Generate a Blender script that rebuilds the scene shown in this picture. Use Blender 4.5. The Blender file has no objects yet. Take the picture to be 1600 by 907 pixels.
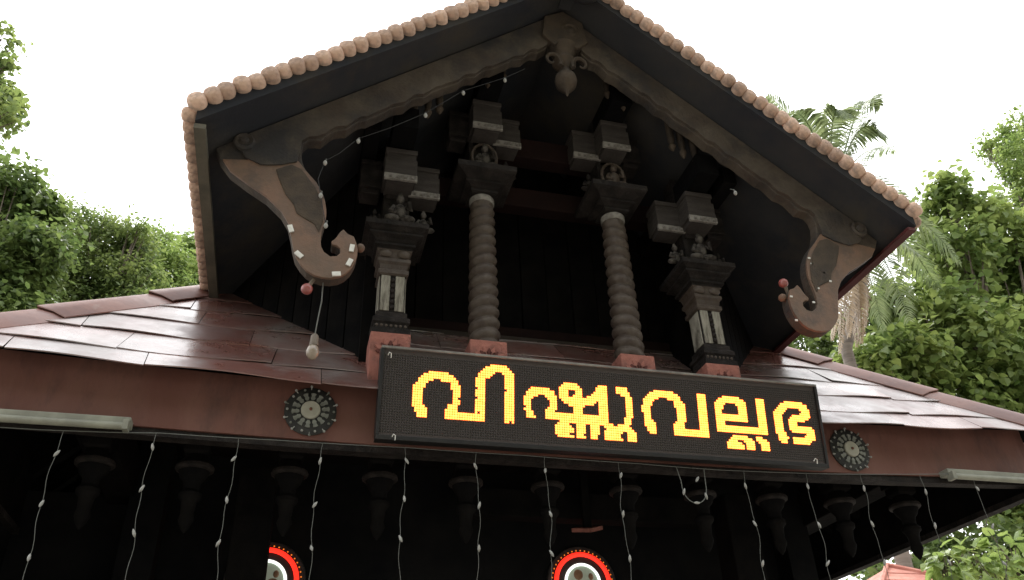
import bpy, math, random
import numpy as np
from mathutils import Vector, Matrix
from mathutils.geometry import tessellate_polygon

rnd = random.Random(7)
RG = np.random.default_rng(11)
SC = bpy.context.scene
COL = SC.collection

# ------------------------------------------------------------------ camera, sky, sun, exposure
CAM = Vector((-1.0736, -2.95, 1.6))
FPX, YAW, PITCH, ROLL = 1278.3, .2776, .5663, -.0415
_f = Vector((math.sin(YAW) * math.cos(PITCH), math.cos(YAW) * math.cos(PITCH), math.sin(PITCH)))
_r0 = Vector((math.cos(YAW), -math.sin(YAW), 0))
_u0 = _r0.cross(_f)
_r = _r0 * math.cos(ROLL) + _u0 * math.sin(ROLL)
_u = -_r0 * math.sin(ROLL) + _u0 * math.cos(ROLL)
cd = bpy.data.cameras.new('camera')
cd.sensor_width = 36
cd.lens = 36 * FPX / 1600
cd.clip_start = .05
cd.clip_end = 2000
cam = bpy.data.objects.new('camera', cd)
cam.matrix_world = Matrix(((_r.x, _u.x, -_f.x, CAM.x), (_r.y, _u.y, -_f.y, CAM.y), (_r.z, _u.z, -_f.z, CAM.z), (0, 0, 0, 1)))
COL.objects.link(cam)
SC.camera = cam

SUN_EL, SUN_AZ = math.radians(58), math.radians(20)      # high, behind thin cloud, beyond the gatehouse
w = bpy.data.worlds.new('World')
SC.world = w
w.use_nodes = True
nt = w.node_tree
nt.nodes.clear()
sky = nt.nodes.new('ShaderNodeTexSky')
sky.sky_type = 'NISHITA'
sky.sun_disc = False
sky.sun_elevation = SUN_EL
sky.sun_rotation = SUN_AZ
sky.dust_density = 6
sky.air_density = 1.5
hs = nt.nodes.new('ShaderNodeHueSaturation')
hs.inputs['Saturation'].default_value = .12
bgn = nt.nodes.new('ShaderNodeBackground')
bgn.inputs[1].default_value = .13
wo = nt.nodes.new('ShaderNodeOutputWorld')
nt.links.new(sky.outputs[0], hs.inputs['Color'])
cl = nt.nodes.new('ShaderNodeMix')               # even cloud deck over the clear sky
cl.data_type = 'RGBA'
cl.inputs[0].default_value = .78
cl.inputs[7].default_value = (6.0, 6.1, 6.25, 1)
nt.links.new(hs.outputs[0], cl.inputs[6])
nt.links.new(cl.outputs[2], bgn.inputs[0])
nt.links.new(bgn.outputs[0], wo.inputs[0])
sl = bpy.data.lights.new('sun', 'SUN')
sl.energy = 1.0
sl.angle = math.radians(25)
sl.color = (1, .97, .92)
so = bpy.data.objects.new('sun', sl)
d_ = Vector((math.sin(SUN_AZ) * math.cos(SUN_EL), math.cos(SUN_AZ) * math.cos(SUN_EL), math.sin(SUN_EL)))
so.rotation_euler = (-d_).to_track_quat('-Z', 'Y').to_euler()
so.location = (0, 0, 30)
COL.objects.link(so)
SC.view_settings.view_transform = 'Standard'
SC.view_settings.look = 'None'
SC.view_settings.gamma = 1
SC.view_settings.exposure = 1.8

def ray(px, py):
    return _f + _r * ((px - 800) / FPX) - _u * ((py - 453.5) / FPX)
def at_y(px, py, y):            # the point of a pixel's ray on the plane y
    a = ray(px, py)
    return CAM + a * ((y - CAM.y) / a.y)

# ------------------------------------------------------------------ mesh helpers
class MB:
    def __init__(s):
        s.v, s.f = [], []
    def add(s, vs, fs):
        o = len(s.v)
        s.v += [tuple(p) for p in vs]
        s.f += [tuple(i + o for i in f) for f in fs]
        return s
    def box(s, x0, x1, y0, y1, z0, z1):
        return s.add([(x, y, z) for z in (z0, z1) for y in (y0, y1) for x in (x0, x1)],
                     [(0, 2, 3, 1), (4, 5, 7, 6), (0, 1, 5, 4), (2, 6, 7, 3), (0, 4, 6, 2), (1, 3, 7, 5)])
    def cbox(s, c, h):
        return s.box(c[0] - h[0], c[0] + h[0], c[1] - h[1], c[1] + h[1], c[2] - h[2], c[2] + h[2])
    def bar(s, a, b, wx, wz):          # rectangular bar between two points
        a, b = Vector(a), Vector(b)
        d = (b - a).normalized()
        up = Vector((0, 0, 1)) if abs(d.z) < .95 else Vector((0, 1, 0))
        x = d.cross(up).normalized() * wx / 2
        z = x.normalized().cross(d).normalized() * wz / 2
        vs = [p + sx * x + sz * z for p in (a, b) for sx, sz in ((-1, -1), (1, -1), (1, 1), (-1, 1))]
        return s.add(vs, [(0, 1, 2, 3), (7, 6, 5, 4), (0, 4, 5, 1), (1, 5, 6, 2), (2, 6, 7, 3), (3, 7, 4, 0)])
    def tube(s, pts, rad, n=6, cap=True):
        pts = [Vector(p) for p in pts]
        rr = rad if hasattr(rad, '__len__') else [rad] * len(pts)
        vs = []
        pn = None
        for i, p in enumerate(pts):
            t = (pts[min(i + 1, len(pts) - 1)] - pts[max(i - 1, 0)]).normalized()
            if pn is None:
                pn = t.orthogonal().normalized()
            pn = (pn - t * pn.dot(t)).normalized()
            bn = t.cross(pn)
            vs += [p + (pn * math.cos(2 * math.pi * k / n) + bn * math.sin(2 * math.pi * k / n)) * rr[i] for k in range(n)]
        fs = [(i * n + k, i * n + (k + 1) % n, (i + 1) * n + (k + 1) % n, (i + 1) * n + k) for i in range(len(pts) - 1) for k in range(n)]
        if cap:
            fs += [tuple(range(n - 1, -1, -1)), tuple((len(pts) - 1) * n + k for k in range(n))]
        return s.add(vs, fs)
    def lathe(s, c, prof, n=20, axis='z', sq=False):   # prof: (radius, height); sq turns the section square
        vs = []
        if sq: n = 4
        for r, h in prof:
            for k in range(n):
                a = 2 * math.pi * (k + (.5 if sq else 0)) / n
                q = r * (math.sqrt(2) if sq else 1)
                x, y = q * math.cos(a), q * math.sin(a)
                p = {'z': (x, y, h), 'y': (x, h, -y), 'x': (h, x, y)}[axis]
                vs.append((c[0] + p[0], c[1] + p[1], c[2] + p[2]))
        m = len(prof)
        fs = [(i * n + k, i * n + (k + 1) % n, (i + 1) * n + (k + 1) % n, (i + 1) * n + k) for i in range(m - 1) for k in range(n)]
        fs += [tuple(range(n - 1, -1, -1)), tuple((m - 1) * n + k for k in range(n))]
        return s.add(vs, fs)
    def ball(s, c, r, n=10, m=7):
        r = r if hasattr(r, '__len__') else (r, r, r)
        vs = [(c[0], c[1], c[2] - r[2])]
        for j in range(1, m):
            t = math.pi * j / m
            vs += [(c[0] + r[0] * math.sin(t) * math.cos(2 * math.pi * k / n), c[1] + r[1] * math.sin(t) * math.sin(2 * math.pi * k / n), c[2] - r[2] * math.cos(t)) for k in range(n)]
        vs.append((c[0], c[1], c[2] + r[2]))
        fs = [(0, 1 + (k + 1) % n, 1 + k) for k in range(n)]
        for j in range(m - 2):
            fs += [(1 + j * n + k, 1 + j * n + (k + 1) % n, 1 + (j + 1) * n + (k + 1) % n, 1 + (j + 1) * n + k) for k in range(n)]
        e = len(vs) - 1
        fs += [(e, 1 + (m - 2) * n + k, 1 + (m - 2) * n + (k + 1) % n) for k in range(n)]
        return s.add(vs, fs)
    def prism(s, poly, y0, y1, m=lambda x, z, y: (x, y, z)):   # polygon in x-z given a thickness along y
        n = len(poly)
        tri = tessellate_polygon([[Vector((a, b, 0)) for a, b in poly]])
        vs = [m(a, b, y0) for a, b in poly] + [m(a, b, y1) for a, b in poly]
        fs = [t for t in tri] + [tuple(i + n for i in t[::-1]) for t in tri]
        fs += [(i, (i + 1) % n, n + (i + 1) % n, n + i) for i in range(n)]
        return s.add(vs, fs)
    def build(s, name, m, parent=None, smooth=False, bevel=0, fix=True):
        v = np.array(s.v, dtype=float)
        c = (v.min(0) + v.max(0)) / 2
        me = bpy.data.meshes.new(name)
        me.from_pydata([tuple(p) for p in (v - c)], [], s.f)
        if fix:
            import bmesh
            b = bmesh.new(); b.from_mesh(me)
            bmesh.ops.recalc_face_normals(b, faces=b.faces)
            if bevel:
                bmesh.ops.bevel(b, geom=[e for e in b.edges if e.calc_face_angle(0) > .5], offset=bevel, segments=2, affect='EDGES', profile=.6)
            b.to_mesh(me); b.free()
        if smooth:
            me.polygons.foreach_set('use_smooth', [True] * len(me.polygons))
            if smooth != 'all' and hasattr(me, 'set_sharp_from_angle'):
                me.set_sharp_from_angle(angle=math.radians(40))
        me.materials.append(m)
        return place(bpy.data.objects.new(name, me), Vector(c), parent)

WLOC = {}
def place(o, loc, parent=None):
    COL.objects.link(o)
    WLOC[o.name] = Vector(loc)
    if parent:
        o.parent = parent
        o.location = Vector(loc) - WLOC[parent.name]
    else:
        o.location = loc
    return o
def tag(o, label, cat, group=None):
    o['label'] = label
    o['category'] = cat
    if group: o['group'] = group
    return o
def thing(name, loc, label, cat, group=None):
    e = bpy.data.objects.new(name, None)
    e.empty_display_size = .1
    place(e, Vector(loc))
    return tag(e, label, cat, group)
def share(src, name, loc, parent, rot=None):      # an object on an existing mesh
    o = bpy.data.objects.new(name, src if isinstance(src, bpy.types.Mesh) else src.data)
    place(o, Vector(loc), parent)
    if rot is not None: o.rotation_euler = rot
    return o
def copy_thing(root, loc, label=None):
    r = root.copy()
    COL.objects.link(r); r.location = loc; WLOC[r.name] = Vector(loc)
    if label: r['label'] = label
    for ch in list(root.children):
        c = ch.copy(); COL.objects.link(c); c.parent = r
        for g in list(ch.children):
            k = g.copy(); COL.objects.link(k); k.parent = c
    return r

# ------------------------------------------------------------------ materials
def mat(name, col, rough=.8, col2=None, scale=8, detail=6, bump=.0, bscale=40, col3=None, s3=3, spec=.3, metal=0, emit=None, trans=0, lo=.4, hi=.62, stretch=(1, 1, 1), t3=(.55, .7), coords='Object', rvar=0, vary=0):
    m = bpy.data.materials.new(name)
    m.use_nodes = True
    n, L = m.node_tree.nodes, m.node_tree.links
    b = n['Principled BSDF']
    b.inputs['Roughness'].default_value = rough
    b.inputs['Specular IOR Level'].default_value = spec
    b.inputs['Metallic'].default_value = metal
    b.inputs['Base Color'].default_value = (*col, 1)
    if emit:
        b.inputs['Emission Color'].default_value = (*emit[0], 1)
        b.inputs['Emission Strength'].default_value = emit[1]
    if not (col2 or bump or vary): return m
    if coords == 'World':
        g = n.new('ShaderNodeNewGeometry'); src = g.outputs['Position']
    else:
        tc = n.new('ShaderNodeTexCoord'); src = tc.outputs['Object']
    mp = n.new('ShaderNodeMapping'); mp.inputs['Scale'].default_value = stretch
    L.new(src, mp.inputs[0]); src = mp.outputs[0]
    out = None
    def noise(sc, de=6, ro=.6):
        q = n.new('ShaderNodeTexNoise'); q.inputs['Scale'].default_value = sc; q.inputs['Detail'].default_value = de; q.inputs['Roughness'].default_value = ro
        L.new(src, q.inputs['Vector']); return q.outputs[0]
    def ramp(s, a, c):
        q = n.new('ShaderNodeMapRange'); q.inputs[1].default_value = a; q.inputs[2].default_value = c; L.new(s, q.inputs[0]); return q.outputs[0]
    def mix(f, a, c):
        q = n.new('ShaderNodeMix'); q.data_type = 'RGBA'; L.new(f, q.inputs[0])
        for s, sock in ((a, q.inputs[6]), (c, q.inputs[7])):
            if isinstance(s, tuple): sock.default_value = (*s, 1)
            else: L.new(s, sock)
        return q.outputs[2]
    out = tuple(col)
    if col2:
        f = ramp(noise(scale, detail), lo, hi)
        out = mix(f, out, tuple(col2))
        if rvar:
            q = n.new('ShaderNodeMath'); q.operation = 'MULTIPLY_ADD'; L.new(f, q.inputs[0]); q.inputs[1].default_value = rvar; q.inputs[2].default_value = rough
            L.new(q.outputs[0], b.inputs['Roughness'])
    if col3:
        out = mix(ramp(noise(s3, 8, .7), *t3), out, tuple(col3))
    if vary:
        oi = n.new('ShaderNodeObjectInfo')
        h = n.new('ShaderNodeHueSaturation')
        vv = n.new('ShaderNodeMapRange'); vv.inputs[3].default_value = 1 - vary; vv.inputs[4].default_value = 1 + vary
        L.new(oi.outputs['Random'], vv.inputs[0]); L.new(vv.outputs[0], h.inputs['Value'])
        if isinstance(out, tuple): h.inputs['Color'].default_value = (*out, 1)
        else: L.new(out, h.inputs['Color'])
        out = h.outputs[0]
    if not isinstance(out, tuple): L.new(out, b.inputs['Base Color'])
    if bump:
        bp = n.new('ShaderNodeBump'); bp.inputs['Strength'].default_value = bump; bp.inputs['Distance'].default_value = .01
        L.new(noise(bscale, 5), bp.inputs['Height']); L.new(bp.outputs[0], b.inputs['Normal'])
    return m

def leaf_mat(name, c1, c2, tr=.52, rough=.45, var=2.0):
    m = bpy.data.materials.new(name)
    m.use_nodes = True
    n, L = m.node_tree.nodes, m.node_tree.links
    b = n['Principled BSDF']; out = n['Material Output']
    b.inputs['Roughness'].default_value = rough
    b.inputs['Specular IOR Level'].default_value = .35
    g = n.new('ShaderNodeNewGeometry')
    nz = n.new('ShaderNodeTexNoise'); nz.inputs['Scale'].default_value = var; nz.inputs['Detail'].default_value = 3
    L.new(g.outputs['Position'], nz.inputs['Vector'])
    a = n.new('ShaderNodeMath'); a.operation = 'MULTIPLY_ADD'; a.inputs[1].default_value = .5
    L.new(g.outputs['Random Per Island'], a.inputs[0])
    r2 = n.new('ShaderNodeMapRange'); r2.inputs[1].default_value = .35; r2.inputs[2].default_value = .65; r2.inputs[4].default_value = .6
    L.new(nz.outputs[0], r2.inputs[0]); L.new(r2.outputs[0], a.inputs[2])
    mx = n.new('ShaderNodeMix'); mx.data_type = 'RGBA'
    mx.inputs[6].default_value = (*c1, 1); mx.inputs[7].default_value = (*c2, 1)
    L.new(a.outputs[0], mx.inputs[0]); L.new(mx.outputs[2], b.inputs['Base Color'])
    t = n.new('ShaderNodeBsdfTranslucent')
    hv = n.new('ShaderNodeHueSaturation'); hv.inputs['Value'].default_value = 1.4; hv.inputs['Hue'].default_value = .49
    L.new(mx.outputs[2], hv.inputs['Color']); L.new(hv.outputs[0], t.inputs[0])
    ms = n.new('ShaderNodeMixShader'); ms.inputs[0].default_value = tr
    L.new(b.outputs[0], ms.inputs[1]); L.new(t.outputs[0], ms.inputs[2]); L.new(ms.outputs[0], out.inputs[0])
    return m

M = {}
M['ground'] = mat('paving', (.22, .2, .17), .85, (.3, .27, .23), 1.5, bump=.3, bscale=20)
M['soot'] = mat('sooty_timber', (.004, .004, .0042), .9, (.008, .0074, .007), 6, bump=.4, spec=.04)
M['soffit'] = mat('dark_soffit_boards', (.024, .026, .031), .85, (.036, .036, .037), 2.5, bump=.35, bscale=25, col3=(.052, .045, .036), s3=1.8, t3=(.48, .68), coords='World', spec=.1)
M['barge'] = mat('weathered_brown_paint', (.055, .043, .034), .8, (.082, .068, .053), 6, bump=.6, bscale=45, col3=(.03, .029, .029), s3=2.8, t3=(.44, .62), coords='World', spec=.15)
M['scroll'] = mat('brown_scroll_paint', (.15, .09, .06), .65, (.11, .075, .053), 9, bump=.35, bscale=60, col3=(.06, .047, .04), s3=7, t3=(.52, .72), coords='World')
M['leafcarve'] = mat('greybrown_carving', (.068, .052, .038), .75, (.045, .037, .03), 12, bump=.6, bscale=60, spec=.15)
M['fascia'] = mat('redbrown_fascia_paint', (.115, .05, .038), .55, (.14, .068, .052), 3.5, bump=.2, bscale=30, col3=(.048, .029, .025), s3=4.5, t3=(.5, .75), coords='World', stretch=(1, 1, .4), spec=.2)
M['sheet'] = mat('painted_roof_sheet', (.15, .062, .049), .22, (.115, .052, .043), 4, bump=.22, bscale=9, col3=(.175, .145, .135), s3=1.9, t3=(.45, .62), spec=1.0, rvar=.24, vary=.22, coords='World')
M['hip'] = mat('hip_cap_sheet', (0.196, 0.085, 0.061), .42, (0.145, 0.064, 0.051), 5, bump=.2, bscale=16, col3=(0.255, 0.204, 0.178), s3=4, t3=(.6, .75), spec=.5, vary=.15, coords='World')
M['tile'] = mat('pale_terracotta', (.55, .39, .30), .9, (.45, .31, .235), 17, bump=.5, bscale=70, col3=(.2, .165, .14), s3=16, t3=(.52, .74), vary=.22)
M['tiletop'] = mat('roof_tile_field', (.33, .15, .09), .85, (.22, .12, .08), 5, bump=.3)
M['oldeave'] = mat('olive_grey_eave_board', (.11, .10, .075), .8, (.07, .065, .05), 6, bump=.3)
M['batten'] = mat('red_eave_batten', (.075, .018, .018), .6, (.05, .014, .013), 8)
M['carve'] = mat('dark_carved_timber', (.010, .0086, .0078), .75, (.022, .018, .016), 16, bump=.7, bscale=60, col3=(.038, .033, .03), s3=11, t3=(.54, .72), spec=.15)
M['twist'] = mat('dusty_turned_timber', (0.047, 0.034, 0.026), .55, (0.077, 0.061, 0.048), 16, bump=.4, bscale=60, col3=(0.028, 0.022, 0.019), s3=7)
M['arm'] = mat('greybrown_bracket_timber', (.036, .031, .028), .75, (.05, .044, .04), 10, bump=.5, bscale=50, stretch=(1, 1, 5), spec=.15)
M['dust'] = mat('dusty_pale_carving', (.085, .077, .068), .9, (.022, .019, .017), 30, bump=.8, bscale=80, spec=.1)
M['band'] = mat('chipped_white_band', (.21, .2, .18), .85, (.11, .1, .09), 26, bump=.5, bscale=90)
M['panel'] = mat('worn_white_panel', (.28, .265, .22), .85, (.13, .12, .095), 18, bump=.4, bscale=80, stretch=(3, 1, .6), col3=(.05, .042, .035), s3=14, t3=(.56, .7))
M['pink'] = mat('pink_plinth', (.31, .125, .095), .85, (.24, .095, .075), 14, bump=.6, bscale=50, col3=(.10, .055, .045), s3=10, t3=(.52, .7))
M['pinkdark'] = mat('pink_plinth_groove', (0.096, 0.030, 0.024), .85)
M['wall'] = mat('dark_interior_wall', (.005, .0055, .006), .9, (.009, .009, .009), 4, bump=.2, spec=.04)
M['redsill'] = mat('dark_red_rail', (.016, .008, .007), .8, (.011, .006, .0055), 6, spec=.08)
M['ledge'] = mat('dusty_brown_ledge', (.05, .04, .034), .9, (.034, .028, .024), 5, bump=.3, spec=.1)
M['signbox'] = mat('sign_black_metal', (0.009, 0.009, 0.009), .5, (0.015, 0.014, 0.013), 12, bump=.1)
M['signframe'] = mat('sign_grey_frame', (.2, .19, .17), .5, (.13, .12, .11), 14)
M['signface'] = mat('sign_face', (.05, .04, .036), .6)
M['ledon'] = mat('led_lit', (.8, .5, .1), .5, emit=((1, .15, .024), 2.0))
_n, _l = M['ledon'].node_tree.nodes, M['ledon'].node_tree.links     # diodes differ a little in brightness
_g = _n.new('ShaderNodeNewGeometry'); _m = _n.new('ShaderNodeMapRange'); _m.inputs[3].default_value = 1.7; _m.inputs[4].default_value = 2.7
_l.new(_g.outputs['Random Per Island'], _m.inputs[0]); _l.new(_m.outputs[0], _n['Principled BSDF'].inputs['Emission Strength'])
M['ledoff'] = mat('led_unlit', (0.025, 0.024, 0.022), .35)
M['white'] = mat('white_plastic', (.62, .62, .58), .5, (.5, .49, .45), 20)
M['cream'] = mat('cream_batten', (.24, .245, .195), .5, (.18, .18, .145), 9)
M['lacedark'] = mat('dark_lace_disc', (0.015, 0.015, 0.014), .6, (0.025, 0.025, 0.022), 20)
M['lacepale'] = mat('pale_lace_petal', (0.180, 0.186, 0.162), .5, (0.120, 0.126, 0.108), 30)
M['discpale'] = mat('pale_centre_disc', (0.315, 0.308, 0.252), .6, (0.266, 0.259, 0.210), 14)
M['brownknob'] = mat('brown_screw', (.12, .05, .03), .5)
M['wire'] = mat('clear_wire', (.11, .115, .105), .4)
M['darkwire'] = mat('dark_wire', (.02, .02, .02), .6)
M['bud'] = mat('bud_cover', (.33, .33, .31), .4, (.25, .25, .23), 40)
M['bulb'] = mat('dusty_bulb_glass', (0.294, 0.252, 0.203), .25, (0.210, 0.168, 0.126), 18, spec=.6)
M['socket'] = mat('bulb_socket', (0.132, 0.108, 0.084), .6)
M['redbulb'] = mat('dull_red_bulb', (0.288, 0.080, 0.068), .3, (0.224, 0.064, 0.056), 14, spec=.6)
M['ringred'] = mat('red_led_ring', (.5, .02, .01), .5, emit=((1, .02, .01), .6))
M['ringamber'] = mat('amber_led_dot', (.5, .2, .02), .5, emit=((1, .25, .03), .2))
M['ringwhite'] = mat('white_led_ring', (.7, .72, .7), .5, emit=((.9, 1, .93), .5))
M['ringpic'] = mat('lit_picture_disc', (.3, .33, .27), .5, (.2, .23, .18), 8, emit=((.5, .55, .42), .05))
M['ringfig'] = mat('brown_picture_shape', (.16, .08, .045), .6, (.24, .13, .07), 20)
M['bark'] = mat('bark', (.085, .068, .052), .9, (.14, .115, .09), 9, bump=.6, bscale=25, stretch=(2, 2, .6))
M['palmbark'] = mat('palm_bark', (.2, .17, .14), .9, (.12, .1, .085), 3, bump=.6, bscale=8, stretch=(.5, .5, 4))
M['leafA'] = leaf_mat('leaf_dark', (.055, .10, .028), (.14, .19, .055))
M['leafB'] = leaf_mat('leaf_mid', (.07, .12, .035), (.19, .24, .07))
M['leafC'] = leaf_mat('leaf_fresh', (.095, .165, .04), (.23, .3, .085))
M['leafD'] = leaf_mat('leaf_broad', (.08, .14, .036), (.23, .29, .085), var=1.2)
M['palm'] = leaf_mat('palm_leaflet', (.09, .13, .055), (.2, .24, .11), tr=.5)
M['drypalm'] = leaf_mat('dry_palm_leaflet', (.2, .14, .08), (.33, .25, .16), tr=.2)
M['pinktile'] = mat('pale_red_roof_tile', (.42, .17, .13), .8, (.5, .23, .18), 5, bump=.2, vary=.12)
M['creampost'] = mat('cream_post_paint', (.5, .46, .33), .7, (.42, .38, .28), 6)
M['plaster'] = mat('pale_plaster', (.5, .47, .42), .85, (.42, .39, .35), 3)

# ------------------------------------------------------------------ ground
g = MB().add([(-400, -400, 0), (400, -400, 0), (400, 400, 0), (-400, 400, 0)], [(0, 1, 2, 3)]).build('ground', M['ground'], fix=False)
g['kind'] = 'structure'
# ------------------------------------------------------------------ the gatehouse
GH = thing('temple_gatehouse', (0, 1.8, 0), 'dark timber temple gatehouse with tile-edged gable above a sloping red sheet roof', 'gatehouse')
HW, ZE, TP = 2.434, 3.039, 1.0133            # eave half width, eave height, roof slope
def lift(x): return .052 * (max(0, abs(x) - .75) / 1.68) ** 1.6
def rz(x, y): return ZE + TP * y + lift(x) * max(0, 1 - y / .95)
DEP = 4.6
# lower roof body under the sheets
TOPY = 1.85
mb = MB()
nx = 24
def roofpt(u, v, face):    # u -1..1 along the eave, v 0..1 up
    y = v * TOPY
    x = u * (HW - y)
    z = rz(u * HW if v == 0 else x, y) - .02
    if face == 0: return (x, y, z)
    if face == 1: return (HW - y, (DEP / 2) + u * (DEP / 2 - y), z)
    if face == 2: return (-HW + y, (DEP / 2) - u * (DEP / 2 - y), z)
    return (-x, DEP - y, z)
LR = None
vs, fs = [], []
for face in range(4):
    o = len(vs)
    for j in range(5):
        for i in range(nx + 1):
            vs.append(roofpt(-1 + 2 * i / nx, j / 4, face))
    fs += [(o + j * (nx + 1) + i, o + j * (nx + 1) + i + 1, o + (j + 1) * (nx + 1) + i + 1, o + (j + 1) * (nx + 1) + i) for j in range(4) for i in range(nx)]
zt = ZE + TP * TOPY - .02
o = len(vs)
a = HW - TOPY
vs += [(-a, TOPY, zt), (a, TOPY, zt), (a, DEP - TOPY, zt), (-a, DEP - TOPY, zt)]
fs.append((o, o + 1, o + 2, o + 3))
LR = MB().add(vs, fs).build('lower_roof', M['soot'], GH, fix=False)

# overlapping roof sheets, each one its own piece
def sheet(xa0, xb0, xa1, xb1, y0, y1, name='roof_sheet', m='sheet', nxx=7, parent=None, face=0, th=.005, wav=.004):
    mb = MB()
    ph = rnd.uniform(0, 6)
    sl_ = rnd.uniform(-.003, .004)
    top, bot = [], []
    for j in range(3):
        t = j / 2
        y = y0 + (y1 - y0) * t
        for i in range(nxx + 1):
            s = i / nxx
            x = (xa0 + (xa1 - xa0) * t) * (1 - s) + (xb0 + (xb1 - xb0) * t) * s
            h = .004 + .008 * (1 - t) + (wav * math.sin(x * 9 + ph) + sl_ * (s - .5)) * (1 - t)
            yy = y - (.006 * math.sin(x * 7 + ph) if j == 0 else 0)
            p = (x, yy, rz(x, max(yy, 0)) + TP * min(yy, 0) + h)
            if face: p = ((HW - p[1]), DEP / 2 + p[0] * (DEP / 2) / HW, p[2]) if face == 1 else (-(HW - p[1]), DEP / 2 - p[0] * (DEP / 2) / HW, p[2])
            top.append(p)
            bot.append((p[0], p[1], p[2] - th))
    n = nxx + 1
    k = len(top)
    f = []
    for j in range(2):
        for i in range(nxx):
            q = (j * n + i, j * n + i + 1, (j + 1) * n + i + 1, (j + 1) * n + i)
            f += [q, tuple(x + k for x in q[::-1])]
    ring = [i for i in range(n)] + [n - 1 + n * j for j in (1, 2)] + [2 * n + i for i in range(n - 2, -1, -1)] + [n]
    f += [(ring[i], ring[(i + 1) % len(ring)], ring[(i + 1) % len(ring)] + k, ring[i] + k) for i in range(len(ring))]
    return mb.add(top + bot, f).build(name, M[m], parent or LR, smooth=True)
rows = [(-.045, .075), (.065, .235), (.225, .40), (.39, .565), (.555, .73), (.72, .90)]
for r_, (y0, y1) in enumerate(rows):
    lim0, lim1 = HW - max(y0, 0) - .0, HW - y1
    cuts = [-lim0]
    x = -lim0 + rnd.uniform(.22, .5) + (.2 if r_ % 2 else 0)
    while x < lim0 - .25:
        cuts.append(x); x += rnd.uniform(.42, .75)
    cuts.append(lim0)
    ctop = [-lim1] + [q + rnd.uniform(-.02, .02) for q in cuts[1:-1]] + [lim1]
    for i in range(len(cuts) - 1):
        a0, b0 = cuts[i], cuts[i + 1]
        a1, b1 = ctop[i], ctop[i + 1]
        if a1 < -lim1: a1 = -lim1
        if b1 > lim1: b1 = lim1
        if b1 - a1 < .02: continue
        sheet(a0 + (.003 if i else 0), b0, a1 + (.003 if i else 0), b1, y0, y1)
for face in (1, 2):
    for y0, y1 in rows[:4]:
        for i in range(6):
            a0 = -(HW - max(y0, 0)) + i * (HW - max(y0, 0)) / 3; b0 = a0 + (HW - max(y0, 0)) / 3 - .004
            k = (HW - y1) / (HW - max(y0, 0))
            sheet(a0, b0, a0 * k, b0 * k, y0, y1, face=face, nxx=4)
# hip caps: bent sheets lapped over one another along each front hip
for s in (-1, 1):
    ends = [-.05, .27, .60, .92]
    for i in range(3):
        t0, t1 = ends[i], ends[i + 1] + .03
        top = []
        for t, up in ((t0, .030 + .004 * i), (t1, .016)):
            for w_, dz in ((-1, -.012), (-.55, .012), (0, .026), (.55, .012), (1, -.012)):
                # w_ <0 lies on the front face, >0 on the side face
                ww = .115 * w_
                x = HW - t + (ww if w_ < 0 else 0) ; y = t + (ww if w_ > 0 else 0)
                if w_ < 0: x, y = HW - t + ww, t
                if w_ > 0: x, y = HW - t, t + ww
                if w_ > 0:   # side face: height follows the distance from the side eave
                    zz = ZE + TP * (HW - x) + lift(HW) * max(0, 1 - t / .95)
                    y = t + ww
                else:
                    zz = rz(min(HW, abs(x)), max(y, 0)) + TP * min(y, 0)
                if w_ > 0: y = t + abs(ww); zz = ZE + TP * t + lift(HW) * max(0, 1 - t / .95)
                top.append((s * x, y, zz + dz + up))
        bot = [(a, b, c - .006) for a, b, c in top]
        f = []
        for q in range(4):
            f += [(q, q + 1, q + 6, q + 5), (q + 10, q + 15, q + 16, q + 11)]
        ring = [0, 1, 2, 3, 4, 9, 8, 7, 6, 5]
        f += [(ring[k], ring[(k + 1) % 10], ring[(k + 1) % 10] + 10, ring[k] + 10) for k in range(10)]
        MB().add(top + bot, f).build('hip_cap', M['hip'], LR, smooth=True)

# fascia boards under the eave
def fascia(face):
    mb = MB()
    n = 24
    vs = []
    for i in range(n + 1):
        u = -1 + 2 * i / n
        x = u * (HW - .072)
        z0, z1 = (2.815 + lift(x) * .75 if face == 0 else 2.80), rz(x, .072) - .022
        for y, z in ((.072, z0), (.072, z1), (.108, z1), (.108, z0)):
            vs.append((x, y, z) if face == 0 else ((HW - y) * face, DEP / 2 + u * (DEP / 2 - .072), z))
    fs = [(i * 4 + k, i * 4 + (k + 1) % 4, i * 4 + 4 + (k + 1) % 4, i * 4 + 4 + k) for i in range(n) for k in range(4)]
    fs += [(0, 1, 2, 3), tuple(n * 4 + k for k in (3, 2, 1, 0))]
    mb.add(vs, fs).build('fascia_board', M['fascia'], GH)
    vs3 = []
    for i in range(n + 1):     # near-black strip added as painted shade over the fascia's inner face
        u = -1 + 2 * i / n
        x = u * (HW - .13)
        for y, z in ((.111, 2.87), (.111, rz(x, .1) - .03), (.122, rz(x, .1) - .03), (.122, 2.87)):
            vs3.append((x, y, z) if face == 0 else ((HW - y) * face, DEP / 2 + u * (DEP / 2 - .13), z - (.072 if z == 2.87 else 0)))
    MB().add(vs3, fs).build('fascia_shade_strip', M['soot'], GH)
    vs2 = []
    for i in range(n + 1):     # dark lath along the foot of the fascia
        u = -1 + 2 * i / n
        x = u * (HW - .085)
        z0 = 2.815 + lift(x) * .75 if face == 0 else 2.80
        for y, z in ((.082, z0 - .03), (.082, z0 - .002), (.135, z0 - .002), (.135, z0 - .03)):
            vs2.append((x, y, z) if face == 0 else ((HW - y) * face, DEP / 2 + u * (DEP / 2 - .085), z))
    MB().add(vs2, fs).build('eave_lath', M['carve'], GH)
for q in (0, 1, -1): fascia(q)

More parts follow.
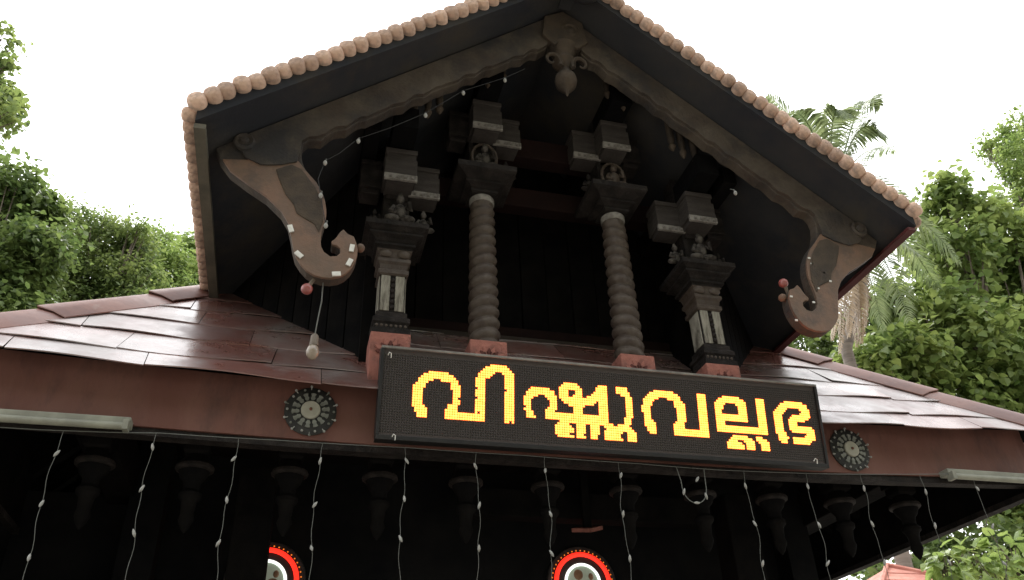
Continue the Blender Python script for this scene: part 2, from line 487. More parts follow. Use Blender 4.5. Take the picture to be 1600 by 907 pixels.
# underside of the lower roof: rafters, wall plate, hanging turned corbels
for i in range(17):
    x = -2.24 + i * .28
    MB().bar((x, .13, rz(x, .13) - .075), (x, min(1.25, HW - abs(x) - .06), ZE + min(1.25, HW - abs(x) - .06) * TP - .075), .055, .08).build('rafter', M['soot'], GH)
for s in (-1, 1):
    for i in range(7):
        y = 1.35 + i * .3
        MB().bar((s * (HW - .09), y, ZE + .03), (s * 1.5, y, ZE + .86), .055, .08).build('rafter', M['soot'], GH)
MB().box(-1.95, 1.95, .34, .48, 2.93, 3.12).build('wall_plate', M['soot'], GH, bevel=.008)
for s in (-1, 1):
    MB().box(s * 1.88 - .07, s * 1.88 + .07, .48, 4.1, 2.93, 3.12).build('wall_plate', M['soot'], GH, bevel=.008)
cor = None
for i in range(11):
    x = -1.83 + .366 * i
    e = bpy.data.objects.new('corbel', None); e.empty_display_size = .05
    b = MB().lathe((x, .38, 0), [(.06, 2.93), (.06, 2.885), (.048, 2.88), (.05, 2.85), (.04, 2.84)], sq=True)
    b.lathe((x, .38, 0), [(.035, 2.845), (.05, 2.825), (.066, 2.805), (.07, 2.80)], 16)
    if cor is None:
        cor = [b.build('corbel', M['soot'], GH, smooth=True)]
        cor.append(MB().lathe((x, .38, 0), [(.072, 2.797), (.075, 2.790), (.074, 2.782), (.066, 2.776)], 18).build('lip', M['carve'], cor[0], smooth=True))
        cor.append(MB().lathe((x, .38, 0), [(.06, 2.775), (.05, 2.75), (.033, 2.73), (.03, 2.70), (.044, 2.685), (.044, 2.67), (.03, 2.655), (.024, 2.61), (.03, 2.585), (.018, 2.555), (.004, 2.535)], 16).build('drop', M['soot'], cor[0], smooth=True))
        x_first = x
    else:
        o = share(cor[0], 'corbel', WLOC[cor[0].name] + Vector((x - x_first, 0, 0)), GH)
        for ch in cor[1:]:
            share(ch, ch.name.split('.')[0], WLOC[ch.name] + Vector((x - x_first, 0, 0)), o)
    bpy.data.objects.remove(e)
# walls and posts below
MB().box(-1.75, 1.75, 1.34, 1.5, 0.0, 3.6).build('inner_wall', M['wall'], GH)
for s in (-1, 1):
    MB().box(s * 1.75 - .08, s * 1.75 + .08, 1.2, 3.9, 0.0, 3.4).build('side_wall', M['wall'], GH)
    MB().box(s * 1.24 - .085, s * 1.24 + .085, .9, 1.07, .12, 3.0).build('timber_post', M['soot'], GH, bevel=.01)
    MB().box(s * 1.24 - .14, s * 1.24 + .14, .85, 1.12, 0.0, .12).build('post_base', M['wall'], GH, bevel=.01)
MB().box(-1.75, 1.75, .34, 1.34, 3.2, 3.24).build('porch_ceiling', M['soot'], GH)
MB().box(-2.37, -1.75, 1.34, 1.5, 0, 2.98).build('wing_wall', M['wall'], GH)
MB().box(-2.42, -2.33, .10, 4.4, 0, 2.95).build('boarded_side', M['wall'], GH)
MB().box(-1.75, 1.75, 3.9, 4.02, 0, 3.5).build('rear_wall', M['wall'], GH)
# reddish lotus panel set under the porch beam
MB().box(-.2, 1.1, 1.02, 1.12, 2.86, 3.0).build('porch_beam', M['soot'], GH, bevel=.006)
c = at_y(918, 830, 1.0)
lp = MB().add([(c.x - .085, c.y, c.z - .01), (c.x, c.y - .045, c.z - .02), (c.x + .085, c.y, c.z + .01), (c.x, c.y + .045, c.z + .02),
               (c.x - .085, c.y, c.z + .01), (c.x, c.y - .045, c.z), (c.x + .085, c.y, c.z + .03), (c.x, c.y + .045, c.z + .04)],
              [(0, 1, 2, 3), (7, 6, 5, 4), (0, 4, 5, 1), (1, 5, 6, 2), (2, 6, 7, 3), (3, 7, 4, 0)]).build('lotus_panel', M['pink'], GH)
MB().box(c.x - .02, c.x + .02, c.y - .012, c.y + .012, c.z + .015, 3.2).build('panel_hanger', M['soot'], GH)

# ------------------------------------------------------------------ gable over the front
GW, GZ, GS = 1.58, 3.89, .807
GY0, GY1 = -.505, 1.95
SL = .075                                        # slab thickness, vertical
def under(x): return GZ - SL + (GW - abs(x)) * GS
GR = None
for s in (-1, 1):
    vs = [(s * x, y, z) for y in (GY0, GY1) for x, z in ((GW, GZ - SL), (0, GZ - SL + GW * GS), (0, GZ + GW * GS), (GW, GZ))]
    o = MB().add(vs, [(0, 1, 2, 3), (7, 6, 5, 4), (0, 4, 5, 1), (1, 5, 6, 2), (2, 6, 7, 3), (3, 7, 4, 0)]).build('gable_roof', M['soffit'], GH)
    # tile field on top: rounded rolls running down the slope
    mb = MB()
    L_ = math.hypot(GW, GW * GS)
    nr = 38
    for i in range(nr):
        y = GY0 + .04 + (GY1 - GY0 - .08) * i / (nr - 1)
        a = Vector((s * .02, y, GZ + GW * GS + .01)); b = Vector((s * (GW - .02), y, GZ + .03))
        mb.tube([a, b], .04, 6)
    mb.build('tile_field', M['tiletop'], o, smooth=True)['kind'] = 'stuff'
    # rounded edge tiles, along the rake and along the eave
    if GR is None:
        tb = MB().lathe((0, 0, 0), [(.004, -.026), (.020, -.025), (.030, -.020), (.0355, -.008), (.036, .01), (.031, .035), (.024, .045)], 16, axis='y')
        tm = bpy.data.meshes.new('edge_tile')
        tm.from_pydata(tb.v, [], tb.f)
        tm.polygons.foreach_set('use_smooth', [True] * len(tm.polygons))
        tm.materials.append(M['tile'])
        GR = o
    n = 33
    for i in range(n):
        t = (i + .25) / n
        x = s * GW * (1 - t) * 1.012
        z = GZ + GW * GS * t + .006
        e = share(tm, 'edge_tile', (x + rnd.uniform(-.003, .003), GY0 - .012 + rnd.uniform(-.004, .004), z + rnd.uniform(-.004, .004)), o,
                  (math.radians(-12 + rnd.uniform(-4, 4)), rnd.uniform(-.5, .5), s * math.radians(18) + rnd.uniform(-.12, .12)))
        k = rnd.uniform(.97, 1.06)
        e.scale = (k, 1, k * rnd.uniform(.95, 1.08))
    for i in range(32):
        y = GY0 + .035 + i * .0605
        e = share(tm, 'edge_tile', (s * (GW + .038), y, GZ - .018 + rnd.uniform(-.003, .003)), o, (math.radians(rnd.uniform(-4, 4)), rnd.uniform(-.3, .3), s * math.pi / 2))
        e.scale = (.8, .8, .86)
    MB().box(*sorted((s * (GW - .04), s * (GW + .002))), GY0 + .01, GY1 - .6, GZ - SL - (.018 if s > 0 else .026), GZ - SL - .003).build('eave_batten', M['batten' if s > 0 else 'oldeave'], o)
# ridge cap
MB().tube([(0, GY0 - .02, GZ + GW * GS + .03), (0, GY1, GZ + GW * GS + .03)], .06, 10).build('ridge_cap', M['tile'], GH, smooth=True)

# bargeboards with scrolled ends
YB0, YB1 = -.315, -.262
SCR = [(-1.520, 0), (-1.495, 3.805), (-1.45, 3.748), (-1.379, 3.696), (-1.3, 3.645), (-1.237, 3.583), (-1.205, 3.53), (-1.188, 3.47), (-1.176, 3.42), (-1.163, 3.38), (-1.141, 3.347), (-1.118, 3.322), (-1.09, 3.306), (-1.06, 3.299), (-1.027, 3.3), (-.998, 3.309), (-.974, 3.326), (-.955, 3.352), (-.942, 3.384), (-.936, 3.415), (-.936, 3.444), (-.943, 3.475), (-.954, 3.503), (-.978, 3.512), (-.997, 3.532), (-1.010, 3.515), (-1.019, 3.493), (-1.028, 3.478), (-1.038, 3.468), (-1.034, 3.454), (-1.018, 3.452), (-1.002, 3.44), (-1.0, 3.42), (-1.012, 3.403), (-1.036, 3.398), (-1.061, 3.415), (-1.074, 3.44), (-1.078, 3.47), (-1.076, 3.504), (-1.069, 3.557), (-1.067, 3.59), (-1.07, 3.62), (-1.078, 3.66), (-1.09, 3.694), (-1.118, 3.745), (-1.161, 3.795), (-1.184, 3.852), (-1.194, 3.90), (-1.19, 3.94), (-1.172, 3.968), (-1.145, 3.975)]
low = [(-1.12, 3.975)]
for k in range(64):
    x_ = -1.105 + 1.015 * k / 63
    low.append((x_, 3.99 + (x_ + 1.12) * .80 - .05 * max(0, (x_ + .4)) + .010 * (abs(math.sin(k * math.pi / 5)) - .5) + .006 * math.sin(k * .9)))

tagz = [(345, 543, 70), (383, 665, 40), (633, 635, -85), (622, 702, -70), (560, 757, -10)]
def z4(a, b):
    p = at_y(a / 3.022 + 340, b / 3.022 + 180, -.318); return (p.x, p.z)
for s in (-1, 1):
    poly = [(SCR[0][0], under(1.52) - .004)] + SCR[1:] + low + [(-.09, under(.09) - .004)]
    poly = [(-s * a, b) for a, b in poly]
    bb = MB().prism(poly, YB0, YB1).build('bargeboard', M['barge'], GH, bevel=.006)
    sf = [(-1.485, 3.80)] + SCR[2:46] + [(-1.20, 3.845)]
    MB().prism([(-s * a, b) for a, b in sf], YB0 - .009, YB0 + .004).build('scroll_face', M['scroll'], bb, bevel=.003)
    # weathered upper facing of the board, nailed on proud of it
    f_ = [(-1.46, under(1.46) - .012), (-1.43, 3.87), (-1.40, 3.82), (-1.34, 3.795), (-1.30, 3.80), (-1.26, 3.81), (-1.205, 3.835)] + [(-1.20, 3.90), (-1.195, 3.95), (-1.172, 3.976), (-1.14, 3.984)] + [(a, b + .012) for a, b in low[1:]] + [(-.09, under(.09) - .012)]
    MB().prism([(-s * a, b) for a, b in f_], YB0 - .016, YB0 + .004).build('board_facing', M['barge'], bb)
    lf = [z4(*q) for q in ((275, 262), (350, 240), (398, 262), (465, 352), (492, 420), (500, 500), (478, 560), (455, 520), (420, 500), (372, 470), (360, 430), (320, 380), (290, 310))]
    MB().prism([(-s * a, b) for a, b in lf], YB0 - .013, YB0 + .004).build('leaf_carving', M['leafcarve'], bb, bevel=.004)
    b = MB().lathe((s * 1.415, YB0 - .02, 3.895), [(.042, .01), (.042, -.004), (.034, -.012), (.02, -.006), (.014, -.018), (.003, -.02)], 14, axis='y')
    b.build('round_boss', M['barge'], bb, smooth=True)
    b = MB()
    b.ball((s * .925, YB0 + .02, 3.472), (.018, .02, .018))
    b.build('scroll_knob', M['scroll'], bb, smooth=True)
    if s < 0:
        for a, c_, an in tagz:
            x, z = z4(a, c_)
            p = MB().box(-.016, .016, -.003, .003, -.009, .009).build('paper_tag', M['white'], bb)
            p.location = Vector((x, YB0 - .0125, z)) - WLOC[bb.name]
            p.rotation_euler = (0, math.radians(an), 0)
    else:
        for a, c_ in ((1263, 405), (1267, 414), (1286, 428), (1296, 441), (1235, 465), (1243, 502), (1270, 474), (1277, 452)):
            p = at_y(a, c_, YB0 - .004)
            MB().box(p.x - .006, p.x + .006, YB0 - .013, YB0 - .009, p.z - .004, p.z + .004).build('paper_tag', M['white'], bb)
# king post with carved drop and scrolls at the apex
kp = MB()
kp.box(-.115, .115, -.335, -.24, 4.83, under(.115) - .006)
KP = kp.build('king_block', M['barge'], GH, bevel=.01)
d = MB().lathe((0, -.30, 0), [(.004, 4.505), (.012, 4.53), (.034, 4.552), (.05, 4.575), (.056, 4.605), (.05, 4.635), (.036, 4.65), (.028, 4.68), (.04, 4.70), (.06, 4.73), (.05, 4.76), (.06, 4.80), (.075, 4.83)], 18)
d.build('carved_drop', M['leafcarve'], KP, smooth=True)
for s in (-1, 1):
    pts = []
    for i in range(15):
        a = -.5 + i * .42
        r = .06 * (1 - i / 18)
        pts.append((s * (.045 + .03 - r * math.cos(a) * .8), -.335, 4.70 + r * math.sin(a)))
    MB().tube(pts, [.013 * (1 - i / 22) for i in range(15)], 6).build('scroll_petal', M['leafcarve'], KP, smooth=True)
MB().lathe((.03, -.345, 4.93), [(.05, .01), (.05, -.006), (.036, -.014), (.026, -.004), (.018, -.012), (.004, -.014)], 14, axis='y').build('round_boss', M['leafcarve'], KP, smooth=True)
MB().prism([(-.12, 4.86), (-.06, 4.80), (0, 4.84), (.06, 4.80), (.12, 4.86), (.10, 5.0), (.0, 5.06), (-.10, 5.0)], -.352, -.335).build('carved_mask', M['leafcarve'], KP, bevel=.004)
# hood finial at the very front of the ridge
fin = MB().lathe((.045, GY0 - .07, 0), [(.004, 4.925), (.05, 4.93), (.078, 4.95), (.088, 4.985), (.08, 5.03), (.055, 5.06), (.05, 5.10), (.065, 5.13), (.05, 5.18), (.03, 5.24), (.014, 5.33), (.003, 5.42)], 20)
fin.box(-.03, .06, GY0 - .06, GY0 + .14, 5.06, 5.12)
fin.build('ridge_finial', M['soffit'], GH, smooth=True)

# boarded back inside the gable, plus slanting dark boards added as its black shade
nbd = 12
for i in range(nbd):
    x0, x1 = -.86 + 1.72 * i / nbd, -.86 + 1.72 * (i + 1) / nbd - .006
    xm = max(abs(x0), abs(x1))
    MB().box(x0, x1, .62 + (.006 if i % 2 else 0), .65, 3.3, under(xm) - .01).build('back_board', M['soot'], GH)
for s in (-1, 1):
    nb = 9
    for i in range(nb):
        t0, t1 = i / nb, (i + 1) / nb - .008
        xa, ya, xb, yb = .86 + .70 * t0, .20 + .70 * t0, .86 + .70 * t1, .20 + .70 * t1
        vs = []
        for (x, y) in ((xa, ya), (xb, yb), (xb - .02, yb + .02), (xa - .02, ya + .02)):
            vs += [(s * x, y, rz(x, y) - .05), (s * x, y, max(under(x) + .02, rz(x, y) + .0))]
        MB().add(vs, [(0, 2, 3, 1), (2, 4, 5, 3), (4, 6, 7, 5), (6, 0, 1, 7), (1, 3, 5, 7), (0, 6, 4, 2)]).build('shade_side_board', M['soot'], GH)
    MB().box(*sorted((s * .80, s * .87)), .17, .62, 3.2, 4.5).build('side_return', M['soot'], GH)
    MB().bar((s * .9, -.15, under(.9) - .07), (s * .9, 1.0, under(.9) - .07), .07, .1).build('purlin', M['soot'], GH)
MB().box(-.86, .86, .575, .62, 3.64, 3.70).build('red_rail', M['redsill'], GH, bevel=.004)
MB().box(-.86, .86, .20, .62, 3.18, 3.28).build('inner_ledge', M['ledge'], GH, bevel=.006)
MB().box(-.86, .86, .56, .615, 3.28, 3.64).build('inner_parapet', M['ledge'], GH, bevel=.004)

MB().box(-.87, .87, .655, .70, 3.2, 4.4).build('back_panel', M['soot'], GH)
MB().box(-.36, .36, .655, .70, 4.4, 4.85).build('back_panel', M['soot'], GH)
# twisted columns and square pilasters with bracket capitals
def pedestal(x, y, z0, z1, h, parent, leaf=True):
    p = MB().box(x - h, x + h, y - h, y + h, z0, z1).build('pedestal', M['pink'], parent, bevel=.004)
    if leaf:
        yf = y - h - .006
        for k in range(9):
            a = math.pi * (k + .5) / 9
            r0, r1 = .018, .060 + .012 * (k % 2)
            cx, cz = x, z1 - .10
            pts = []
            for r, w_ in ((r0, .004), ((r0 + r1) / 2, .011), (r1, .002)):
                pts.append((cx + math.cos(a) * r - math.sin(a) * w_, cz + math.sin(a) * r + math.cos(a) * w_))
            for r, w_ in ((r1, -.002), ((r0 + r1) / 2, -.011), (r0, -.004)):
                pts.append((cx + math.cos(a) * r - math.sin(a) * w_, cz + math.sin(a) * r + math.cos(a) * w_))
            MB().prism(pts, yf, yf + .010).build('carved_leaf', M['pinkdark'] if k % 2 == 0 else M['pink'], p)
    return p
def figure(x, y, z, sc, parent, m='dust', flip=1):      # small seated carved figure
    b = MB()
    S = lambda c, r: b.ball((x + c[0] * sc * flip, y + c[1] * sc, z + c[2] * sc), tuple(q * sc for q in r), 9, 7)
    S((0, 0, .30), (.13, .10, .2)); S((0, -.02, .60), (.085, .085, .10)); S((0, -.01, .71), (.05, .05, .07))
    S((-.15, -.06, .10), (.16, .1, .08)); S((.15, -.06, .10), (.16, .1, .08))
    b.tube([(x - .12 * sc, y, z + .44 * sc), (x - .2 * sc, y - .05 * sc, z + .28 * sc), (x - .1 * sc, y - .12 * sc, z + .2 * sc)], .045 * sc, 6)
    b.tube([(x + .12 * sc, y, z + .44 * sc), (x + .22 * sc, y - .05 * sc, z + .34 * sc), (x + .16 * sc, y - .1 * sc, z + .5 * sc)], .045 * sc, 6)
    return b.build('carved_figure', M[m], parent, smooth='all')
def bracket(x, y, zb, s, parent, m):          # cross-arm capital; s is the side that faces the centre line
    for nm, (cx, cy, hx, hy) in {'f': (x, y - .09, .074, .075), 'c': (x - s * .125, y, .072, .06), 'o': (x + s * .125, y, .05, .06)}.items():
        a = MB().box(cx - hx, cx + hx, cy - hy, cy + hy, zb + .03, zb + .13)
        a.box(cx - hx * .85, cx + hx * .85, cy - hy + .02, cy + hy * .8, zb + .004, zb + .03)
        a.box(cx - hx * .93, cx + hx * .93, cy - hy * .93 + .004, cy + hy * .9, zb + .13, zb + .165)
        a.box(cx - hx, cx + hx, cy - hy, cy + hy, zb + .165, zb + .19)
        o = a.build('bracket_arm', M['carve' if nm == 'o' else 'arm'], parent, bevel=.003)
        if nm != 'o':
            q = MB().box(cx - hx - .002, cx + hx + .002, cy - hy - .004, cy - hy + .012, zb + .002, zb + .036)
            q.build('band', M['band'], parent, bevel=.003)
            for k in range(4):
                MB().box(cx - hx * .7 + k * hx * .45, cx - hx * .7 + k * hx * .45 + .012, cy - hy - .009, cy - hy - .003, zb + .009, zb + .024).build('band_bead', M['band'], parent)
    MB().box(x - .05, x + .05, y - .05, y + .06, zb - .02, zb + .2).build('bracket_core', M['carve'], parent)
YC = .10
def group(name, x):
    e = MB().box(x - .05, x + .05, YC - .05, YC + .05, 3.10, 3.2).build(name, M['carve'], GH)
    return e
for s in (-1, 1):
    # square pilaster
    x = s * .756
    P = group('pilaster', x)
    pedestal(x, YC, 3.05, 3.285, .083, P)
    MB().lathe((x, YC, 0), [(.080, 3.286), (.080, 3.31), (.070, 3.316), (.070, 3.335), (.078, 3.342), (.078, 3.36), (.066, 3.372), (.066, 3.392), (.058, 3.40)], sq=True).build('base_moulding', M['carve'], P)
    for k in range(7):
        MB().ball((x - .06 + k * .02, YC - .068, 3.326), .0075, 6, 5).build('bead', M['twist'], P)
    MB().box(x - .054, x + .054, YC - .054, YC + .054, 3.395, 3.59).build('shaft', M['carve'], P)
    for k in (-1, 1):
        MB().box(x + k * .031 - .0195, x + k * .031 + .0195, YC - .060, YC - .052, 3.405, 3.582).build('white_panel', M['panel'], P, bevel=.002)
    for sd in (-1, 1):
        MB().box(*sorted((x + sd * .052, x + sd * .059)), YC - .045, YC + .045, 3.405, 3.582).build('white_panel', M['panel'], P, bevel=.002)
    for k in range(6):
        MB().lathe((x, YC - .056, 3.425 + k * .027), [(.012, .004), (.010, -.006), (.002, -.010)], 8, axis='y').build('bead', M['carve'], P, smooth=True)
    MB().lathe((x, YC, 0), [(.058, 3.585), (.066, 3.592), (.066, 3.61), (.058, 3.616), (.062, 3.64), (.072, 3.65), (.072, 3.665), (.064, 3.672), (.07, 3.70), (.078, 3.71)], sq=True).build('neck_moulding', M['twist'], P)
    for k in (-1, 1):
        MB().ball((x + k * .04, YC - .072, 3.69), (.03, .014, .02), 8, 6).build('carved_lobe', M['twist'], P, smooth=True)
    MB().lathe((x, YC, 0), [(.078, 3.711), (.078, 3.722), (.09, 3.726), (.09, 3.738), (.082, 3.742), (.095, 3.758), (.118, 3.768), (.118, 3.778), (.108, 3.782), (.128, 3.796), (.14, 3.80), (.14, 3.825), (.125, 3.832)], sq=True).build('capital', M['carve'], P)
    figure(x - s * .01, YC - .10, 3.832, .23, P)
    figure(x - s * .125, YC - .05, 3.832, .17, P, flip=-1)
    figure(x + s * .10, YC - .07, 3.832, .12, P, 'carve')
    MB().box(x - .06, x + .06, YC - .04, YC + .06, 3.83, 4.04).build('capital_core', M['carve'], P)
    bracket(x, YC, 4.035, s, P, 'carve')
    MB().box(x - .06, x + .06, YC - .02, YC + .08, 4.22, under(.82) - .01).build('upper_block', M['carve'], P)
    MB().bar((x, -.2, 4.30), (x, .6, 4.30), .11, .12).build('beam', M['soot'], P)
    # twisted round column
    x = s * .34
    C = group('twisted_column', x)
    pedestal(x, YC, 3.08, 3.293, .081, C)
    nz_, na = 210, 28
    vs = []
    z0, z1 = 3.294, 4.09
    for i in range(nz_ + 1):
        t = i / nz_
        z = z0 + (z1 - z0) * t
        rb = .0655 - .011 * t
        for k in range(na):
            a = 2 * math.pi * k / na
            ph = (z / .0565 - s * -a / (2 * math.pi)) % 1.0
            amp = .017 * (1 if t < .93 else .35)
            r = rb + amp * (abs(math.sin(math.pi * ph)) ** .7 - .6)
            vs.append((x + r * math.cos(a), YC + r * math.sin(a), z))
    fs = [(i * na + k, i * na + (k + 1) % na, (i + 1) * na + (k + 1) % na, (i + 1) * na + k) for i in range(nz_) for k in range(na)]
    fs += [tuple(range(na)), tuple(nz_ * na + k for k in range(na))]
    MB().add(vs, fs).build('twisted_shaft', M['twist'], C, smooth='all')
    MB().lathe((x, YC, 0), [(.056, 4.078), (.061, 4.085), (.061, 4.11), (.054, 4.118)], 24).build('collar', M['band'], C, smooth=True)
    MB().lathe((x, YC, 0), [(.055, 4.118), (.066, 4.122), (.066, 4.136), (.058, 4.14), (.075, 4.152), (.094, 4.158), (.094, 4.17), (.085, 4.174), (.108, 4.188), (.135, 4.198), (.145, 4.205), (.145, 4.235), (.12, 4.24)], sq=True).build('capital', M['carve'], C)
    MB().box(x - .07, x + .07, YC - .05, YC + .06, 4.24, 4.44).build('capital_core', M['carve'], C)
    figure(x, YC - .085, 4.238, .22, C, 'dust' if s < 0 else 'twist')
    figure(x - s * .12, YC - .03, 4.238, .16, C, 'carve', flip=-1)
    # arched frame round the figure
    pts = [(x + .062 * math.cos(a), YC - .075, 4.33 + .085 * math.sin(a)) for a in [math.radians(-60 + 300 * i / 14) for i in range(15)]]
    MB().tube(pts, .008, 6).build('arch_frame', M['twist'], C, smooth=True)
    bracket(x, YC, 4.44, s, C, 'carve')
    MB().box(x - .06, x + .06, YC - .02, YC + .08, 4.62, under(.4) - .01).build('upper_block', M['carve'], C)
    MB().bar((x, -.2, 4.70), (x, .6, 4.70), .11, .12).build('beam', M['soot'], C)
MB().box(-.40, .40, .13, .22, 4.47, 4.60).build('tie_beam', M['redsill'], GH, bevel=.006)
MB().box(-.86, .86, .25, .33, 4.24, 4.36).build('tie_beam', M['redsill'], GH, bevel=.006)
# hanging carved buds under the soffit
for s in (-1, 1):
    for x, z, h in ((.72, 4.40, .10), (.655, 4.44, .09), (.60, 4.46, .07), (.36, 4.72, .10), (.28, 4.76, .07)):
        MB().lathe((s * x, -.16, 0), [(.003, z - h), (.013, z - h * .8), (.02, z - h * .55), (.012, z - h * .3), (.018, z), (.018, under(x) + .02)], 10).build('hanging_bud', M['leafcarve'], GH, smooth=True)
# ------------------------------------------------------------------ LED sign
SX, SZ0 = .1717, 2.8013
SE = Vector((0, -.1376, .9905)); SN = Vector((0, -.9905, -.1376)); SP0 = Vector((SX, -.0304, SZ0))
def sp(x, h, d): return SP0 + Vector((x, 0, 0)) + SE * h + SN * d
def sbox(mb, x0, x1, h0, h1, d0, d1):
    return mb.add([sp(x, h, d) for d in (d0, d1) for h in (h0, h1) for x in (x0, x1)],
                  [(0, 2, 3, 1), (4, 5, 7, 6), (0, 1, 5, 4), (2, 6, 7, 3), (0, 4, 6, 2), (1, 3, 7, 5)])
SG = thing('led_sign', sp(0, 0, -.03), 'long black LED sign with glowing yellow Malayalam lettering fixed on the fascia', 'sign')
sbox(MB(), -.970, .970, -.004, .368, -.055, -.012).build('sign_case', M['signbox'], SG, bevel=.003)
sbox(MB(), -.962, .962, .004, .360, -.0118, -.004).build('display_face', M['signface'], SG)
sbox(MB(), -.972, .972, .3605, .3705, -.056, .006).build('top_frame', M['signframe'], SG, bevel=.002)
sbox(MB(), -.972, .972, -.006, .012, -.056, .006).build('bottom_frame', M['signbox'], SG, bevel=.002)
for s in (-1, 1):
    sbox(MB(), *sorted((s * .973, s * .9605)), .012, .3605, -.056, .006).build('side_frame', M['signbox'], SG, bevel=.002)
LED = [
"14.9,25.1 13.8,23.7 12.8,22.1 11.8,18.8 11.6,12.6 13.1,11.3 14.1,9.4 15.9,7.3 18.7,6.3 25.3,6.0 27.3,7.2 29.2,9.2 30.4,10.3 31.3,12.2 31.5,18.9 30.3,19.2 30.4,22.1 37.5,21.9 37.3,7.1 39.1,4.2 40.5,3.0 43.1,1.2 49.7,0.9 51.7,2.9 52.9,3.9 52.9,24.7 48.9,24.9 49.0,5.7 47.9,4.5 47.9,3.8 44.9,4.2 43.0,6.9 40.9,7.3 41.2,24.9 25.5,25.0 25.5,21.1 26.6,19.1 27.6,18.5 27.8,13.3 26.6,12.7 26.5,9.9 23.6,9.6 21.4,9.0 19.5,9.8 17.7,10.5 16.3,13.1 15.5,13.3 15.8,19.1 16.4,19.4 17.5,21.4 18.4,23.5 17.5,24.9",
"57.6,22.0 57.8,18.9 56.8,18.6 56.6,13.1 57.7,12.4 58.8,11.0 60.6,9.1 67.2,8.9 69.2,10.0 70.3,11.2 71.1,13.1 71.2,17.5 70.3,17.9 70.3,19.0 78.2,18.8 78.3,15.7 76.3,15.5 74.2,14.4 73.1,13.6 72.2,12.3 72.3,8.3 73.5,7.1 75.3,6.0 79.9,5.8 80.8,7.0 81.9,8.0 81.9,12.2 83.2,12.1 85.5,10.8 87.6,9.0 88.0,7.0 90.1,6.1 92.8,6.0 92.5,18.6 92.7,21.8 94.5,22.2 94.8,23.4 95.7,23.3 97.4,22.5 99.5,21.6 99.7,19.1 100.5,18.7 100.8,10.7 99.9,10.0 98.6,9.4 96.6,8.3 97.5,6.2 100.5,5.7 102.3,7.1 103.3,9.4 104.3,11.2 104.2,18.8 103.2,19.2 103.3,21.7 102.3,22.2 103.1,23.9 105.1,25.0 105.4,26.6 104.4,27.3 105.4,28.7 100.6,28.8 101.2,27.2 101.3,25.8 100.1,24.8 97.6,26.7 98.1,27.8 99.3,28.6 90.7,28.6 91.3,27.2 91.7,23.6 90.0,23.4 89.9,22.7 88.6,23.5 88.6,27.0 87.8,28.1 88.7,28.7 85.1,28.8 84.9,23.4 82.9,23.2 82.8,26.7 82.0,27.8 82.9,28.8 79.1,28.7 79.1,23.4 77.3,23.4 76.3,22.6 73.0,22.5 72.0,21.7 66.4,21.9 66.5,18.4 67.4,17.8 67.7,14.0 65.4,12.3 63.8,11.6 62.3,12.7 60.5,13.9 60.5,18.8 61.4,19.0 61.5,20.7 62.6,21.7",
"76.0,9.1 78.9,8.8 78.8,11.0 77.7,11.8 76.9,12.6 75.9,10.5",
"82.1,16.1 83.4,15.5 86.4,14.6 88.7,12.6 88.8,19.0 82.2,19.0",
"70.3,24.1 72.0,22.7 72.7,21.8 72.7,23.2 75.9,23.5 77.3,24.3 78.2,25.3 78.1,26.7 76.5,27.5 78.0,28.7 71.1,28.9 71.1,27.8 70.2,27.5",
"111.3,24.9 110.3,23.2 109.3,21.5 108.6,18.7 108.4,12.9 109.6,10.2 112.3,7.2 115.3,6.2 121.9,5.9 124.9,7.7 126.8,10.0 128.0,12.1 127.9,18.6 126.9,19.2 126.8,21.9 133.6,21.8 134.1,6.4 137.7,5.9 137.6,17.3 137.7,22.4 137.8,24.8 122.1,24.9 122.1,21.3 123.0,19.1 124.1,18.5 124.2,13.1 123.3,12.5 123.0,10.6 120.0,9.4 119.3,8.9 117.0,9.1 113.8,10.6 113.0,12.7 112.2,13.3 112.2,18.8 113.1,19.4 114.1,21.2 114.3,24.7",
"141.7,22.1 141.8,16.2 141.6,10.6 142.7,8.1 145.9,6.3 153.4,6.1 155.3,7.3 156.8,8.7 157.5,10.9 157.3,16.9 145.7,16.8 145.6,19.1 161.9,18.8 162.2,6.1 166.2,5.8 166.2,18.9 166.1,21.9",
"145.4,13.9 145.6,11.1 147.6,9.2 150.8,9.1 153.3,10.5 153.3,13.5",
"146.4,29.0 146.3,26.5 149.9,23.0 155.3,22.8 157.3,24.0 159.1,25.9 159.3,28.8 155.3,28.8 155.3,27.0 153.8,24.9 151.0,25.1 150.7,25.8 152.9,26.1 154.3,27.4 154.3,28.7",
"160.0,23.4 162.5,23.1 166.1,24.8 165.8,27.1 166.1,28.9 162.1,28.9 162.1,26.2 159.9,24.1",
"172.0,24.8 170.9,22.7 170.1,19.8 169.9,14.5 170.4,11.1 172.4,9.0 175.9,6.4 183.4,5.8 186.7,7.5 188.1,9.4 187.5,12.9 185.0,14.9 180.6,15.3 180.9,16.9 187.4,17.1 189.0,18.8 188.5,22.6 185.4,24.9 177.7,25.0 177.5,22.2 184.3,21.8 184.8,19.9 178.6,19.7 176.8,17.8 176.9,14.4 179.4,11.9 183.5,11.4 183.8,9.7 181.2,8.7 177.8,9.2 174.9,11.3 173.9,14.2 173.6,19.9 175.1,20.5 175.6,22.7 174.7,24.8",
]
GLY = [[0], [1, 2, 3, 4], [5], [6, 7, 8, 9], [10]]
PL = [[tuple(map(float, q.split(','))) for q in t.split()] for t in LED]
def inside(p, x, y):
    c = False
    for i in range(len(p)):
        (x1, y1), (x2, y2) = p[i - 1], p[i]
        if (y1 > y) != (y2 > y) and x < (x2 - x1) * (y - y1) / (y2 - y1) + x1: c = not c
    return c
lit = {}
